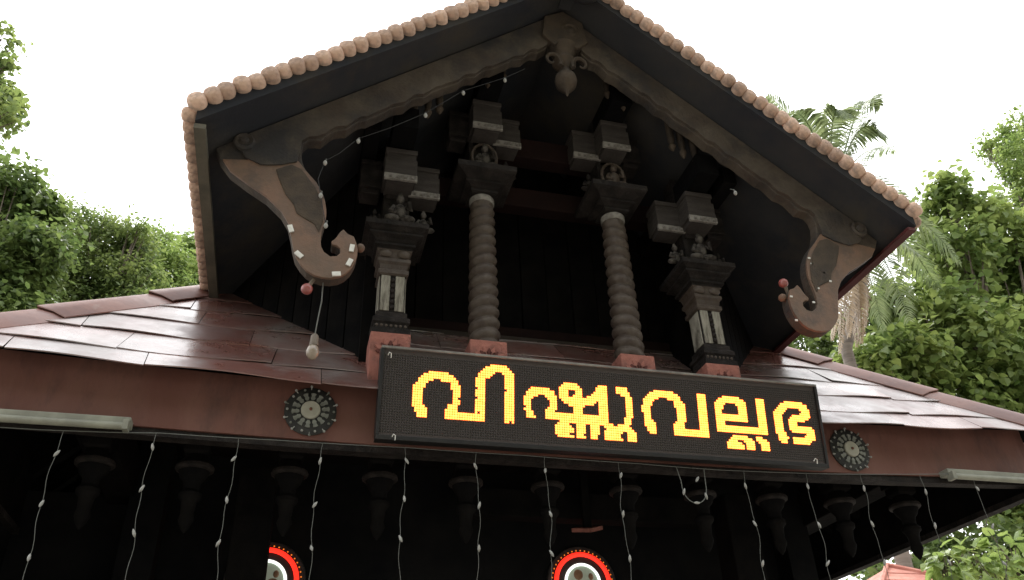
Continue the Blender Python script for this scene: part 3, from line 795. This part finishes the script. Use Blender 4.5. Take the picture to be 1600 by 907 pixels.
for gi, gl in enumerate(GLY):
    for k in gl:
        p = PL[k]
        xs = [a for a, _ in p]; ys = [b for _, b in p]
        for r in range(int(min(ys)) - 1, int(max(ys)) + 2):
            for c_ in range(int(min(xs)) - 1, int(max(xs)) + 2):
                if inside(p, c_ + .5, r + .5):
                    if (c_, r) in lit: del lit[(c_, r)]
                    else: lit[(c_, r)] = gi
for q in ((30, 16), (37, 11), (37, 15), (49, 11), (48, 20), (51, 24), (38, 21), (57, 17), (11, 15)): lit.pop(q, None)   # dead diodes
def ledbox(mb, c_, r, h, d):
    x, v = (c_ + .5 - 96) / 100, (34.2 - (r + .5)) / 100
    k = .68
    mb.add([sp(x + a * h * (1 if not t else k), v + b * h * (1 if not t else k), (-.0035 if not t else d)) for t in (0, 1) for a, b in ((-1, -1), (1, -1), (1, 1), (-1, 1))],
           [(4, 5, 6, 7), (0, 1, 5, 4), (1, 2, 6, 5), (2, 3, 7, 6), (3, 0, 4, 7)])
glyph = [MB() for _ in GLY]; off = MB()
for r in range(32):
    for c_ in range(192):
        if (c_, r) in lit: ledbox(glyph[lit[(c_, r)]], c_, r, .0041, .0005)
        else: ledbox(off, c_, r, .0030, -.0015)
for b in glyph: b.build('lit_letter', M['ledon'], SG, fix=False)
off.build('unlit_diodes', M['ledoff'], SG, fix=False)['kind'] = 'stuff'
for x, h in ((-.945, .33), (-.91, .004), (.90, .02)):
    MB().tube([sp(x, h, .004), sp(x + .004, h + .01, .012), sp(x + .012, h + .006, .012), sp(x + .012, h - .012, .009)], .0022, 5).build('wire_tie', M['white'], SG)

# ------------------------------------------------------------------ light rosettes on the fascia
def rosette(x, z, label):
    R_ = thing('light_rosette', (x, .071, z), label, 'rosette light')
    y = .071
    MB().lathe((x, y, z), [(.099, 0), (.099, -.005), (.085, -.010), (.03, -.012)], 32, axis='y').build('lace_disc', M['lacedark'], R_, smooth=True)
    MB().lathe((x, y - .012, z), [(.037, 0), (.037, -.008), (.034, -.011), (.002, -.0115)], 28, axis='y').build('centre_disc', M['discpale'], R_, smooth=True)
    MB().lathe((x, y - .0235, z), [(.006, 0), (.006, -.005), (.002, -.007)], 10, axis='y').build('centre_screw', M['brownknob'], R_, smooth=True)
    for k in range(14):
        a = 2 * math.pi * (k + .3) / 14
        c_, s_ = math.cos(a), math.sin(a)
        P = lambda r, w_: (x + r * c_ - w_ * s_, z + r * s_ + w_ * c_)
        MB().prism([P(.042, .004), P(.052, .009), P(.058, .006), P(.070, .010), P(.072, 0), P(.070, -.010), P(.058, -.006), P(.052, -.009), P(.042, -.004)], y - .016, y - .009).build('lace_petal', M['lacepale'], R_)
    for k in range(20):
        a = 2 * math.pi * (k + rnd.uniform(-.15, .15)) / 20
        rr_ = .101 if k % 2 else .088
        b = MB().tube([(x + .08 * math.cos(a), y - .006, z + .08 * math.sin(a)), (x + rr_ * math.cos(a), y - .010, z + rr_ * math.sin(a))], .0022, 5)
        b.ball((x + rr_ * math.cos(a), y - .012, z + rr_ * math.sin(a)), .0052, 7, 5)
        b.build('bulb_stud', M['bud'] if k % 3 else M['lacepale'], R_, smooth=True)
rosette(-1.045, 2.932, 'dark lace light rosette with pale centre disc, on the fascia under the hanging bulb')
rosette(1.352, 2.930, 'pale-centred lace light rosette on the fascia just past the last glowing letter')

# ------------------------------------------------------------------ tube lights
def tube_light(x0, x1, z, label):
    T = thing('tube_light', ((x0 + x1) / 2, .02, z - .02), label, 'tube light')
    MB().box(x0, x1, .012, .070, z - .004, z + .024).build('batten', M['cream'], T, bevel=.003)
    MB().tube([(x0 + .02, .002, z - .016), (x1 - .02, .002, z - .016)], .0135, 12).build('tube', M['cream'], T, smooth=True)
    for x in (x0, x1 - .02):
        MB().box(x, x + .02, -.012, .030, z - .032, z + .006).build('end_holder', M['cream'], T, bevel=.003)
tube_light(-2.36, -1.665, 2.812, 'pale fluorescent tube light under the eave beyond the bulb rosette')
tube_light(1.80, 2.36, 2.826, 'shorter pale tube light under the eave beside the leafy trees')

# ------------------------------------------------------------------ curtain lights
cab = [at_y(px, py, .012) for px, py in ((0, 668), (120, 674), (250, 677), (430, 688), (640, 700), (820, 712), (1000, 725), (1130, 735), (1300, 741), (1480, 741), (1590, 752))]
pts = []
for a, b in zip(cab[:-1], cab[1:]):
    for k in range(5):
        t = k / 5
        p = a.lerp(b, t); p.z -= .0015 * math.sin(math.pi * t)
        pts.append(p)
pts.append(cab[-1])
c_ = MB().tube(pts, .0016, 5).build('light_cable', M['wire'])
tag(c_, 'thin pale cable strung along the foot of the red-brown fascia', 'cable')
budm = MB().lathe((0, 0, 0), [(.001, -.015), (.004, -.010), (.0058, -.002), (.0044, .007), (.0015, .014)], 8)
bm_ = bpy.data.meshes.new('bud_light'); bm_.from_pydata(budm.v, [], budm.f); bm_.polygons.foreach_set('use_smooth', [True] * len(bm_.polygons)); bm_.materials.append(M['bud'])
def cable_z(x):
    for a, b in zip(cab[:-1], cab[1:]):
        if a.x <= x <= b.x: return a.z + (b.z - a.z) * (x - a.x) / (b.x - a.x)
    return 2.8
WHERE = ['hanging below the middle of the long tube light', 'hanging just past the end of the long tube light', 'hanging between the long tube light and the rosette', 'hanging below the rosette that sits under the dangling bulb',
         'hanging below the blank end of the sign', 'hanging below the tall arch of the first letter', 'hanging beside the whole LED plaque, under the conjunct letter', 'hanging just past the whole LED plaque', 'hanging next after the looped string',
         'hanging below the last letter of the sign', 'hanging below the rosette past the last letter', 'hanging between the last rosette and the short tube light', 'hanging below the short tube light']
for i, x in enumerate((-1.875, -1.575, -1.295, -.995, -.683, -.398, -.119, .188, .757, 1.053, 1.325, 1.64, 1.93)):
    zt = cable_z(x)
    S = thing('string_light', (x, .012, zt), 'white bud light string ' + WHERE[i], 'string light', 'curtain of bud light strings')
    L_ = rnd.uniform(.95, 1.15)
    ph = rnd.uniform(0, 6)
    dx = lambda z: .006 * math.sin(z * 13 + ph) + .003 * math.sin(z * 41 + ph * 2)
    n = 40
    pts = [(x + dx(k * L_ / n), .012 + .005 * math.sin(k * .7 + ph), zt - k * L_ / n) for k in range(n + 1)]
    MB().tube(pts, .0011, 5).build('wire', M['wire'], S)
    z = rnd.uniform(.05, .09)
    while z < L_:
        o = share(bm_, 'bud_light', (x + dx(z) + rnd.uniform(-.004, .004), .008, zt - z), S, (rnd.uniform(-.4, .4), rnd.uniform(-.7, .7), rnd.uniform(0, 3)))
        z += rnd.uniform(.145, .175)
x = .50
S = thing('looped_string_light', (x, .012, cable_z(x)), 'short bud light string tied up in a U-shaped loop', 'string light')
zt = cable_z(x)
lp = [(x - .055 * math.cos(t) + .012, .012, zt - .06 - .09 * math.sin(t) ** .7) for t in [math.pi * k / 16 for k in range(17)]]
MB().tube([(x - .055, .012, zt)] + lp + [(x + .07, .012, zt)], .0021, 5).build('wire', M['wire'], S)
for k in (2, 8, 13):
    share(bm_, 'bud_light', Vector(lp[k]) + Vector((0, -.004, 0)), S, (.2, (.2, 1.5, -.5)[(2, 8, 13).index(k)], .4))
share(bm_, 'bud_light', (x + .03, .008, zt - .05), S, (0, .6, 0))

# ------------------------------------------------------------------ bulbs on the gable
HB = thing('hanging_bulb', (-1.06, -.287, 2.98), 'dusty pear-shaped bulb dangling on a wire from the scroll', 'bulb')
MB().tube([(-1.052, -.287, 3.31), (-1.050, -.287, 3.22), (-1.056, -.287, 3.15), (-1.061, -.287, 3.08), (-1.061, -.287, 3.06)], .0026, 5).build('cord', M['wire'], HB)
MB().lathe((-1.061, -.287, 0), [(.009, 3.075), (.014, 3.068), (.015, 3.04), (.017, 3.038), (.017, 3.028)][::-1], 12).build('socket', M['socket'], HB, smooth=True)
MB().lathe((-1.063, -.287, 0), [(.003, 2.974), (.013, 2.978), (.021, 2.99), (.0235, 3.004), (.019, 3.02), (.013, 3.030)], 14).build('glass_bulb', M['bulb'], HB, smooth='all')
for (x, z, ax, az, lab) in ((-1.108, 3.256, -1.085, 3.312, 'small dull red ball bulb below the scroll with paper tags'), (.945, 3.548, .962, 3.505, 'small dull red ball bulb on the tip of the scroll beside the palm')):
    B = thing('red_bulb', (x, -.30, z), lab, 'bulb')
    MB().ball((x, -.30, z), (.0215, .0215, .0215), 14, 10).build('glass_bulb', M['redbulb'], B, smooth='all')
    MB().tube([(x + (ax - x) * .25, -.30, z + (az - z) * .25), (ax, -.29, az)], [.009, .007], 8).build('socket', M['socket'], B)
for px, py in ((508, 255), (560, 221), (501, 306), (509, 353), (665, 181), (724, 146), (789, 126), (1149, 302)):
    p = at_y(px, py, -.345)
    B = thing('mini_bulb', p, 'tiny white bulb clipped along the lower edge of the gable board', 'bulb', 'tiny bulbs under the gable board')
    MB().ball((p.x, p.y, p.z), (.0085, .0085, .013), 8, 6).build('glass_bulb', M['bud'], B, smooth='all')
    MB().tube([(p.x, p.y, p.z + .01), (p.x + .004, p.y + .012, p.z + .03), (p.x + .002, p.y + .034, p.z + .05)], .003, 5).build('socket', M['wire'], B)

pp = [at_y(px, py, -.34) for px, py in ((509, 353), (501, 306), (497, 280), (508, 252), (530, 240), (560, 217), (610, 200), (665, 177), (724, 142), (789, 122), (820, 108))]
tag(MB().tube(pp, .0016, 5).build('bulb_cable', M['darkwire']), 'thin dark cable linking the tiny bulbs along the gable board', 'cable')
# ------------------------------------------------------------------ round LED plaques inside the porch
def ring(x, z, label):
    y = 1.325
    Rg = thing('led_plaque', (x, y, z), label, 'LED plaque')
    MB().lathe((x, y, z), [(.195, .012), (.195, 0), (.19, -.006), (.1, -.008)], 40, axis='y').build('backing', M['lacedark'], Rg, smooth=True)
    def hoop(r, t, m, name):
        MB().tube([(x + r * math.cos(a), y - .016, z + r * math.sin(a)) for a in [2 * math.pi * k / 48 for k in range(49)]], t, 8).build(name, M[m], Rg, smooth=True)
    hoop(.148, .012, 'ringred', 'red_hoop')
    hoop(.095, .0075, 'ringwhite', 'white_hoop')
    MB().lathe((x, y - .008, z), [(.09, .0), (.09, -.004), (.002, -.005)], 32, axis='y').build('picture_disc', M['ringpic'], Rg)
    for cx, cz, a, b in ((-.022, .042, .026, .028), (.048, .034, .014, .018), (.036, -.012, .03, .026), (-.03, -.04, .034, .03)):
        MB().ball((x + cx, y - .013, z + cz), (a, .005, b), 12, 8).build('picture_shape', M['ringfig'], Rg, smooth=True)
    for k in range(44):
        a = 2 * math.pi * k / 44
        MB().ball((x + .17 * math.cos(a), y - .010, z + .17 * math.sin(a)), .004, 6, 4).build('amber_diode', M['ringamber'], Rg)
p = at_y(911, 911, 1.31)
ring(p.x, p.z, 'round plaque with red and white LED hoops, shown whole on the porch wall')
p = at_y(414, 908, 1.31)
ring(p.x, p.z, 'round red and white LED plaque half hidden by the dark timber post')
# ------------------------------------------------------------------ trees and plants
def leaves_mesh(name, pts, nrm, size, m, heart=True, jit=.35):
    n = len(pts)
    nrm = nrm / np.linalg.norm(nrm, axis=1, keepdims=True)
    t = RG.normal(size=(n, 3)); t[:, 2] -= .35
    t -= nrm * (t * nrm).sum(1, keepdims=True)
    t /= np.linalg.norm(t, axis=1, keepdims=True)
    b = np.cross(nrm, t)
    sz = size * RG.uniform(1 - jit, 1 + jit, n)[:, None]
    if heart: prof = [(0, 0, 0), (-.36, .10, .05), (-.40, .42, .07), (0, 1, -.16), (.40, .42, .07), (.36, .10, .05)]
    else: prof = [(0, 0, 0), (-.22, .25, .04), (-.24, .55, .05), (0, 1, -.08), (.24, .55, .05), (.22, .25, .04)]
    V = np.empty((n, 6, 3))
    for k, (x, y, z) in enumerate(prof):
        V[:, k] = pts + sz * (b * x + t * y + nrm * z)
    me = bpy.data.meshes.new(name)
    me.vertices.add(n * 6); me.vertices.foreach_set('co', V.reshape(-1))
    idx = (np.arange(n)[:, None] * 6 + np.array([0, 1, 2, 3, 0, 3, 4, 5])).reshape(-1)
    me.loops.add(n * 8); me.loops.foreach_set('vertex_index', idx.astype(np.int32))
    me.polygons.add(n * 2); me.polygons.foreach_set('loop_start', np.arange(0, n * 8, 4, dtype=np.int32))
    me.polygons.foreach_set('loop_total', np.full(n * 2, 4, np.int32))
    me.update(); me.validate()
    me.materials.append(m)
    return me
def single_leaf(name, m, heart=True):
    prof = [(0, 0, 0), (-.34, .06, .04), (-.42, .38, .08), (-.2, .78, .0), (0, 1, -.14), (.2, .78, 0), (.42, .38, .08), (.34, .06, .04), (0, .42, 0)] if heart else \
           [(0, 0, 0), (-.2, .18, .04), (-.26, .45, .06), (-.15, .78, .0), (0, 1, -.12), (.15, .78, 0), (.26, .45, .06), (.2, .18, .04), (0, .45, 0)]
    me = bpy.data.meshes.new(name)
    me.from_pydata(prof, [], [(0, 8, 2, 1), (8, 4, 3, 2), (8, 6, 5, 4), (0, 7, 6, 8)])
    me.materials.append(m)
    return me
def aim(nrm, tdir, roll=0):       # rotation whose Y is tdir and Z near nrm
    y = Vector(tdir).normalized(); z = Vector(nrm); z = (z - y * z.dot(y)).normalized(); x = y.cross(z)
    return Matrix((x, y, z)).transposed().to_euler()
def tree(name, label, lobes, Y, mat_, size, n, base=None, group=None, twig=.22, heart=True, parts=0, trunk_r=.16, per=26, dark=None):
    C, Rr = [], []
    for px, py, rp in lobes:
        dy = RG.uniform(-.6, .9)
        c = at_y(px, py, Y + dy)
        d = (c - CAM).dot(_f)
        C.append(np.array(c)); Rr.append(rp * d / FPX)
    C = np.array(C); Rr = np.array(Rr)
    bx, by = (base if base else (C[:, 0].mean(), C[:, 1].mean() + .3))
    T = thing(name, (bx, by, 0), label, 'tree', group)
    nc = max(20, n // per)
    w_ = Rr ** 2 / (Rr ** 2).sum()
    k = RG.choice(len(C), nc, p=w_)
    d = RG.normal(size=(nc, 3)); d /= np.linalg.norm(d, axis=1, keepdims=True)
    rad = Rr[k] * RG.uniform(.25, 1.12, nc) ** .55
    cc = C[k] + d * rad[:, None] * np.array([1, 1, .9])
    idx = np.repeat(np.arange(nc), per)
    tw = twig * RG.uniform(.6, 1.3, nc)
    j = RG.normal(size=(len(idx), 3)) * tw[idx][:, None] * np.array([.55, .55, .38])
    pts = cc[idx] + j
    nr = d[idx] * .5 + RG.normal(size=(len(idx), 3)) * .55 + np.array([0, 0, .75])
    me = leaves_mesh('crown', pts, nr, size, mat_, heart)
    cr = bpy.data.objects.new('crown', me); place(cr, Vector((0, 0, 0)), T)
    cr['kind'] = 'stuff'
    zc = (C[:, 2] - Rr).min()
    top = Vector((C[:, 0].mean() * .6 + bx * .4, C[:, 1].mean() * .6 + by * .4, C[:, 2].mean()))
    tp = [(bx, by, -.1), (bx + .06, by, zc * .3), (bx - .05, by + .05, zc * .7), tuple(Vector((bx, by, zc)).lerp(top, .4)), tuple(top)]
    MB().tube(tp, [trunk_r * 1.25, trunk_r, trunk_r * .85, trunk_r * .65, trunk_r * .3], 9).build('trunk', M['bark'], T, smooth=True)
    for c, r in zip(C, Rr):
        a = Vector(tp[2]).lerp(Vector(tp[4]), float(RG.uniform(.1, .9)))
        c = Vector(c)
        m_ = a.lerp(c, .5) + Vector((0, 0, -.12 * (c - a).length))
        MB().tube([a, a.lerp(m_, .5), m_, m_.lerp(c, .6), c], [trunk_r * .38, trunk_r * .33, trunk_r * .27, trunk_r * .18, trunk_r * .1], 6).build('limb', M['bark'], T, smooth=True)
        for q in range(5):
            e = c + Vector(tuple(RG.normal(size=3))).normalized() * r * .85
            MB().tube([m_.lerp(c, .5), m_.lerp(e, .55), e], [trunk_r * .14, trunk_r * .1, trunk_r * .04], 5).build('twig', M['bark'], T)
    if parts:
        lm = single_leaf('leaf', mat_, heart)
        near = []
        for _ in range(parts):
            q = RG.choice(len(C), p=w_)
            dd = Vector(tuple(RG.normal(size=3))).normalized()
            if dd.y > 0: dd.y = -dd.y
            p = Vector(C[q]) + dd * float(Rr[q]) * float(RG.uniform(.95, 1.12))
            nrm = Vector((0, 0, 1)) + dd * .6 + Vector(tuple(RG.normal(size=3) * .4))
            td = dd + Vector((0, 0, -.6)) + Vector(tuple(RG.normal(size=3) * .5))
            o = share(lm, 'leaf', p, T, aim(nrm, td))
            k_ = size * 1.25 * float(RG.uniform(.8, 1.25)); o.scale = (k_, k_, k_)
    return T
G1 = 'trees behind the far slope of the roof'
tree('broadleaf_tree', 'dark leafy tree rising tallest behind the sloping hip beside the tube light', [(15, 295, 42), (45, 330, 45), (0, 370, 60), (60, 390, 50), (20, 440, 60), (-60, 400, 80), (-40, 500, 90), (30, 520, 70)], 10.5, M['leafA'], .105, 24000, twig=.26)
tree('broadleaf_tree', 'dense olive-green tree with a broad crown behind the hip of the sheet roof', [(120, 355, 42), (165, 375, 45), (100, 420, 60), (160, 440, 60), (60, 465, 50), (210, 390, 36), (205, 450, 55), (130, 500, 70), (215, 360, 20), (220, 520, 70)], 12, M['leafB'], .085, 36000, twig=.22, heart=False)
tree('broadleaf_tree', 'bright yellow-green tree between the olive tree and the gable eave', [(240, 385, 34), (262, 420, 40), (230, 450, 44), (275, 465, 40), (255, 500, 50)], 13.5, M['leafC'], .085, 16000, twig=.2, heart=False)
tree('broadleaf_tree', 'fresh green tree with open airy twigs touching the gable eave', [(300, 395, 32), (330, 420, 34), (290, 440, 40), (325, 465, 36), (370, 450, 50), (310, 500, 50)], 14.5, M['leafC'], .10, 12000, twig=.26)
tree('overhanging_tree', 'leafy branch ends of a tree hanging against the white sky', [(2, 62, 22), (2, 100, 18), (16, 178, 30), (0, 160, 30), (-20, 150, 40), (-70, 80, 70), (-90, 180, 80), (-110, 280, 80)], 7.0, M['leafB'], .085, 9000, base=(-8.4, 7.6), twig=.13, heart=True)
tree('broad_leaved_tree', 'large bright tree with big heart-shaped leaves behind the palm trunk', [(1480, 300, 30), (1465, 335, 34), (1530, 335, 40), (1500, 390, 55), (1585, 370, 50), (1450, 410, 40), (1560, 440, 65), (1400, 480, 38), (1470, 480, 60), (1600, 520, 75), (1520, 540, 75), (1420, 560, 60), (1350, 580, 50), (1590, 610, 70), (1490, 620, 70), (1650, 440, 90), (1680, 560, 90), (1400, 650, 80), (1560, 720, 90), (1640, 780, 90)], 9.6, M['leafD'], .17, 30000, twig=.36, parts=220, trunk_r=.24, per=16)
tree('low_tree', 'low dark green tree glimpsed under the pale scroll of the gable', [(1240, 525, 26), (1280, 550, 34), (1320, 580, 38), (1300, 620, 60), (1220, 560, 30), (1360, 640, 60), (1340, 548, 36), (1212, 545, 18), (1330, 500, 34), (1290, 522, 30), (1375, 505, 40)], 11, M['leafA'], .11, 9000, twig=.24)
tree('tall_tree', 'tall light green tree top reaching in above the broad-leaved tree', [(1585, 205, 32), (1560, 235, 24), (1600, 250, 44), (1590, 300, 32), (1650, 220, 70), (1660, 320, 80), (1540, 222, 14)], 13, M['leafC'], .11, 15000, twig=.26)
tree('shade_tree', 'shadowy dark tree filling the gap below the side eave', [(1560, 850, 60), (1480, 890, 50), (1620, 900, 80), (1540, 940, 80), (1440, 930, 40), (1660, 800, 80), (1400, 905, 45), (1330, 930, 60), (1470, 850, 40)], 9, M['leafA'], .12, 9000, twig=.26)

def shrub(px, py, Y, n, spread, size, label):
    c = at_y(px, py, Y)
    T = thing('leafy_shrub', (c.x, c.y, 0), label, 'shrub', 'climbing shrubs under the side eave')
    lm = single_leaf('leaf', M['leafC'], True)
    for q in range(4):
        e = c + Vector((RG.uniform(-1, 1), RG.uniform(-.4, .4), RG.uniform(.1, 1))) * spread
        MB().tube([(c.x, c.y, -.05), (c.x + .04 * q, c.y, c.z * .5), tuple(c - Vector((0, 0, .2))), tuple(e)], [.02, .016, .011, .004], 6).build('stem', M['bark'], T, smooth=True)
    for i in range(n):
        d = Vector(tuple(RG.normal(size=3))).normalized()
        p = c + Vector((d.x, d.y * .6, d.z * .8)) * spread * float(RG.uniform(.4, 1.05))
        o = share(lm, 'leaf', p, T, aim(Vector((0, -.45, 1)) + d * .5 + Vector(tuple(RG.normal(size=3) * .3)), d + Vector((0, -.3, -.7)) + Vector(tuple(RG.normal(size=3) * .4))))
        k = size * float(RG.uniform(.7, 1.25)); o.scale = (k, k, k)
shrub(1475, 885, 4.6, 60, .24, .14, 'bright round-leaved shrub beside the pale red roof peak')
shrub(1525, 872, 5.0, 60, .26, .14, 'round-leaved shrub standing second from the pale red roof peak')
shrub(1580, 865, 5.2, 70, .36, .14, 'round-leaved shrub farthest from the pale red roof peak')
shrub(1560, 905, 4.8, 60, .34, .14, 'lowest round-leaved shrub below the curtain light end')

# coconut palm
PC = at_y(1302, 318, 8.0)
PT = thing('coconut_palm', (PC.x - .1, PC.y + .2, 0), 'coconut palm with drooping fronds behind the tiled gable edge', 'palm tree')
b_ = at_y(1322, 545, 8.0)
tr = [(b_.x - .25, b_.y, -.1), (b_.x - .1, b_.y, b_.z * .4), (b_.x, b_.y, b_.z), (PC.x + .18, PC.y, (PC.z + b_.z) / 2), tuple(PC)]
MB().tube(tr, [.17, .13, .105, .10, .09], 10).build('trunk', M['palmbark'], PT, smooth=True)
def frond(ctrl, tip, dctrl, dtip, m, ln=.62, parent=PT, name='frond', w0=.024):
    A = PC; B = at_y(*ctrl, 8.0 + dctrl); Cc = at_y(*tip, 8.0 + dtip)
    mb = MB()
    N = 84
    pts = []
    for i in range(N + 1):
        t = i / N
        pts.append(A * (1 - t) ** 2 + B * 2 * t * (1 - t) + Cc * t * t)
    mb.tube(pts, [.022 * (1 - .85 * i / N) for i in range(N + 1)], 5)
    for i in range(4, N + 1):
        t = i / N
        tg = (pts[min(i + 1, N)] - pts[i - 1]).normalized()
        sd = tg.cross(Vector((0, 0, 1)))
        if sd.length < .1: sd = tg.cross(Vector((1, 0, 0)))
        sd.normalize()
        for s in (-1, 1):
            L_ = ln * (math.sin(math.pi * (.12 + .86 * t)) ** .6) * float(RG.uniform(.85, 1.1))
            dirn = (sd * s * .8 + tg * .55 + Vector((0, 0, -.25)) + Vector(tuple(RG.normal(size=3) * .07))).normalized()
            m1 = pts[i] + dirn * L_ * .5
            m2 = pts[i] + dirn * L_ * .92 + Vector((0, 0, -.28 * L_))
            wv = tg * w0
            mb.add([pts[i] - wv * .5, pts[i] + wv * .5, m1 + wv, m1 - wv, m2], [(0, 1, 2, 3), (3, 2, 4)])
    return mb.build(name, M[m], parent, fix=False)
for ct, tp_, a, b in (((1335, 155), (1385, 215), -.4, -.8), ((1300, 150), (1345, 165), .3, .6), ((1262, 195), (1200, 150), .2, .4), ((1335, 215), (1400, 235), .8, 1.2), ((1400, 280), (1500, 410), -.3, -.6),
                      ((1390, 320), (1465, 450), .3, .7), ((1370, 350), (1420, 500), -.6, -1.2), ((1350, 370), (1380, 520), .4, .6), ((1345, 330), (1440, 400), -.9, -1.6), ((1240, 250), (1170, 330), .2, .4), ((1250, 290), (1190, 420), -.4, -.8), ((1290, 240), (1270, 200), 1.2, 2.0), ((1290, 130), (1325, 185), -.5, -.9), ((1340, 120), (1375, 165), .2, .3), ((1270, 170), (1235, 175), -.4, -.8), ((1340, 240), (1430, 330), .5, .9)):
    frond(ct, tp_, a, b, 'palm')
for ct, tp_, a, b in (((1340, 380), (1338, 540), -.2, -.3), ((1322, 385), (1312, 550), -.3, -.4), ((1355, 370), (1352, 510), .1, .1), ((1330, 390), (1326, 525), -.5, -.7), ((1345, 385), (1345, 535), -.4, -.6), ((1316, 390), (1300, 530), -.4, -.6)):
    frond(ct, tp_, a, b, 'drypalm', .34, name='dry_frond', w0=.03)

# ------------------------------------------------------------------ small tiled pavilion, post and power lines beyond the side eave
ap = at_y(1386, 884, 8.0)
PV = thing('tiled_pavilion', (ap.x, ap.y, 0), 'small pavilion with a pale red tiled pyramid roof beyond the side eave', 'pavilion')
S_, sl_ = 2.0, .55
core = MB().add([(ap.x - S_, ap.y - S_, ap.z - S_ * sl_ - .03), (ap.x + S_, ap.y - S_, ap.z - S_ * sl_ - .03), (ap.x + S_, ap.y + S_, ap.z - S_ * sl_ - .03), (ap.x - S_, ap.y + S_, ap.z - S_ * sl_ - .03), (ap.x, ap.y, ap.z - .03)],
                [(0, 1, 4), (1, 2, 4), (2, 3, 4), (3, 0, 4), (3, 2, 1, 0)]).build('roof', M['pinktile'], PV)
for r_ in range(6):
    t0, t1 = r_ / 6, (r_ + 1) / 6
    h0, h1 = S_ * t0, S_ * t1 + .02
    nn = max(1, 2 * (r_ + 1))
    for k in range(nn):
        u0, u1 = -1 + 2 * k / nn, -1 + 2 * (k + 1) / nn
        vs = []
        for h, lifth in ((h0, .004), (h1, .018)):
            for u in (u0, u1):
                vs.append((ap.x + (u * h) * .997, ap.y - h, ap.z - h * sl_ + lifth - .02))
        vs += [(a, b + .004, c - .018) for a, b, c in vs]
        MB().add(vs, [(0, 1, 3, 2), (6, 7, 5, 4), (2, 3, 7, 6), (0, 2, 6, 4), (1, 5, 7, 3), (0, 4, 5, 1)]).build('roof_tile', M['pinktile'], core)
for a in (-1, 1):
    for b in (-1, 1):
        MB().box(ap.x + a * 1.6 - .09, ap.x + a * 1.6 + .09, ap.y + b * 1.6 - .09, ap.y + b * 1.6 + .09, 0, ap.z - S_ * sl_ - .03).build('post', M['plaster'], PV)
for s in (-1, 1):
    MB().tube([(ap.x, ap.y, ap.z + .01), (ap.x + s * S_, ap.y - S_, ap.z - S_ * sl_ + .01)], .035, 6).build('hip_ridge', M['pinktile'], PV)
q = at_y(1418, 868, 9.5)
PO = thing('utility_post', (q.x, q.y, 0), 'square cream post standing behind the pale red roof peak', 'post')
MB().lathe((q.x, q.y, 0), [(.105, 0), (.095, q.z - .02), (.07, q.z)], sq=True).build('shaft', M['creampost'], PO)
MB().bar((q.x - .25, q.y - .02, q.z - .22), (q.x + .25, q.y - .02, q.z - .14), .05, .05).build('cross_arm', M['creampost'], PO)
for k, (da, lab) in enumerate(((0, 'upper dark power line sagging from the cream post'), (.09, 'lower dark power line sagging from the cream post'))):
    a = Vector((q.x + .1, q.y - .06, q.z - .12 - da)); e = at_y(1270, 955 + 12 * k, 6.5)
    o = MB().tube([a.lerp(e, t / 8) - Vector((0, 0, .12 * math.sin(math.pi * t / 8))) for t in range(9)], .007, 5).build('power_line', M['darkwire'])
    tag(o, lab, 'power line')

# ------------------------------------------------------------------ unseen trees added behind the camera to block low sky light
for i, (x, y, h) in enumerate(((-15, -12, 13), (-9.5, -14, 15), (-4, -13, 14.5), (1.5, -14.5, 16), (7, -13, 14), (12.5, -12.5, 15), (18, -10, 13))):
    T = thing('sky_block_tree', (x, y, 0), 'unseen tall tree added across the yard to block low sky light', 'tree', 'unseen trees added to block low sky light')
    n = 5200
    d = RG.normal(size=(n, 3)); d /= np.linalg.norm(d, axis=1, keepdims=True)
    p = d * (RG.uniform(.2, 1, n) ** .45)[:, None] * np.array([3.6, 2.6, h * .42]) + np.array([x, y, h * .58])
    cr = bpy.data.objects.new('crown', leaves_mesh('crown', p, d * .5 + RG.normal(size=(n, 3)) * .6 + np.array([0, 0, .6]), .42, M['leafB'], False))
    place(cr, Vector((0, 0, 0)), T); cr['kind'] = 'stuff'
    MB().tube([(x, y, -.1), (x + .1, y, h * .3), (x - .1, y + .1, h * .6), (x, y, h * .85)], [.32, .26, .17, .05], 9).build('trunk', M['bark'], T, smooth=True)
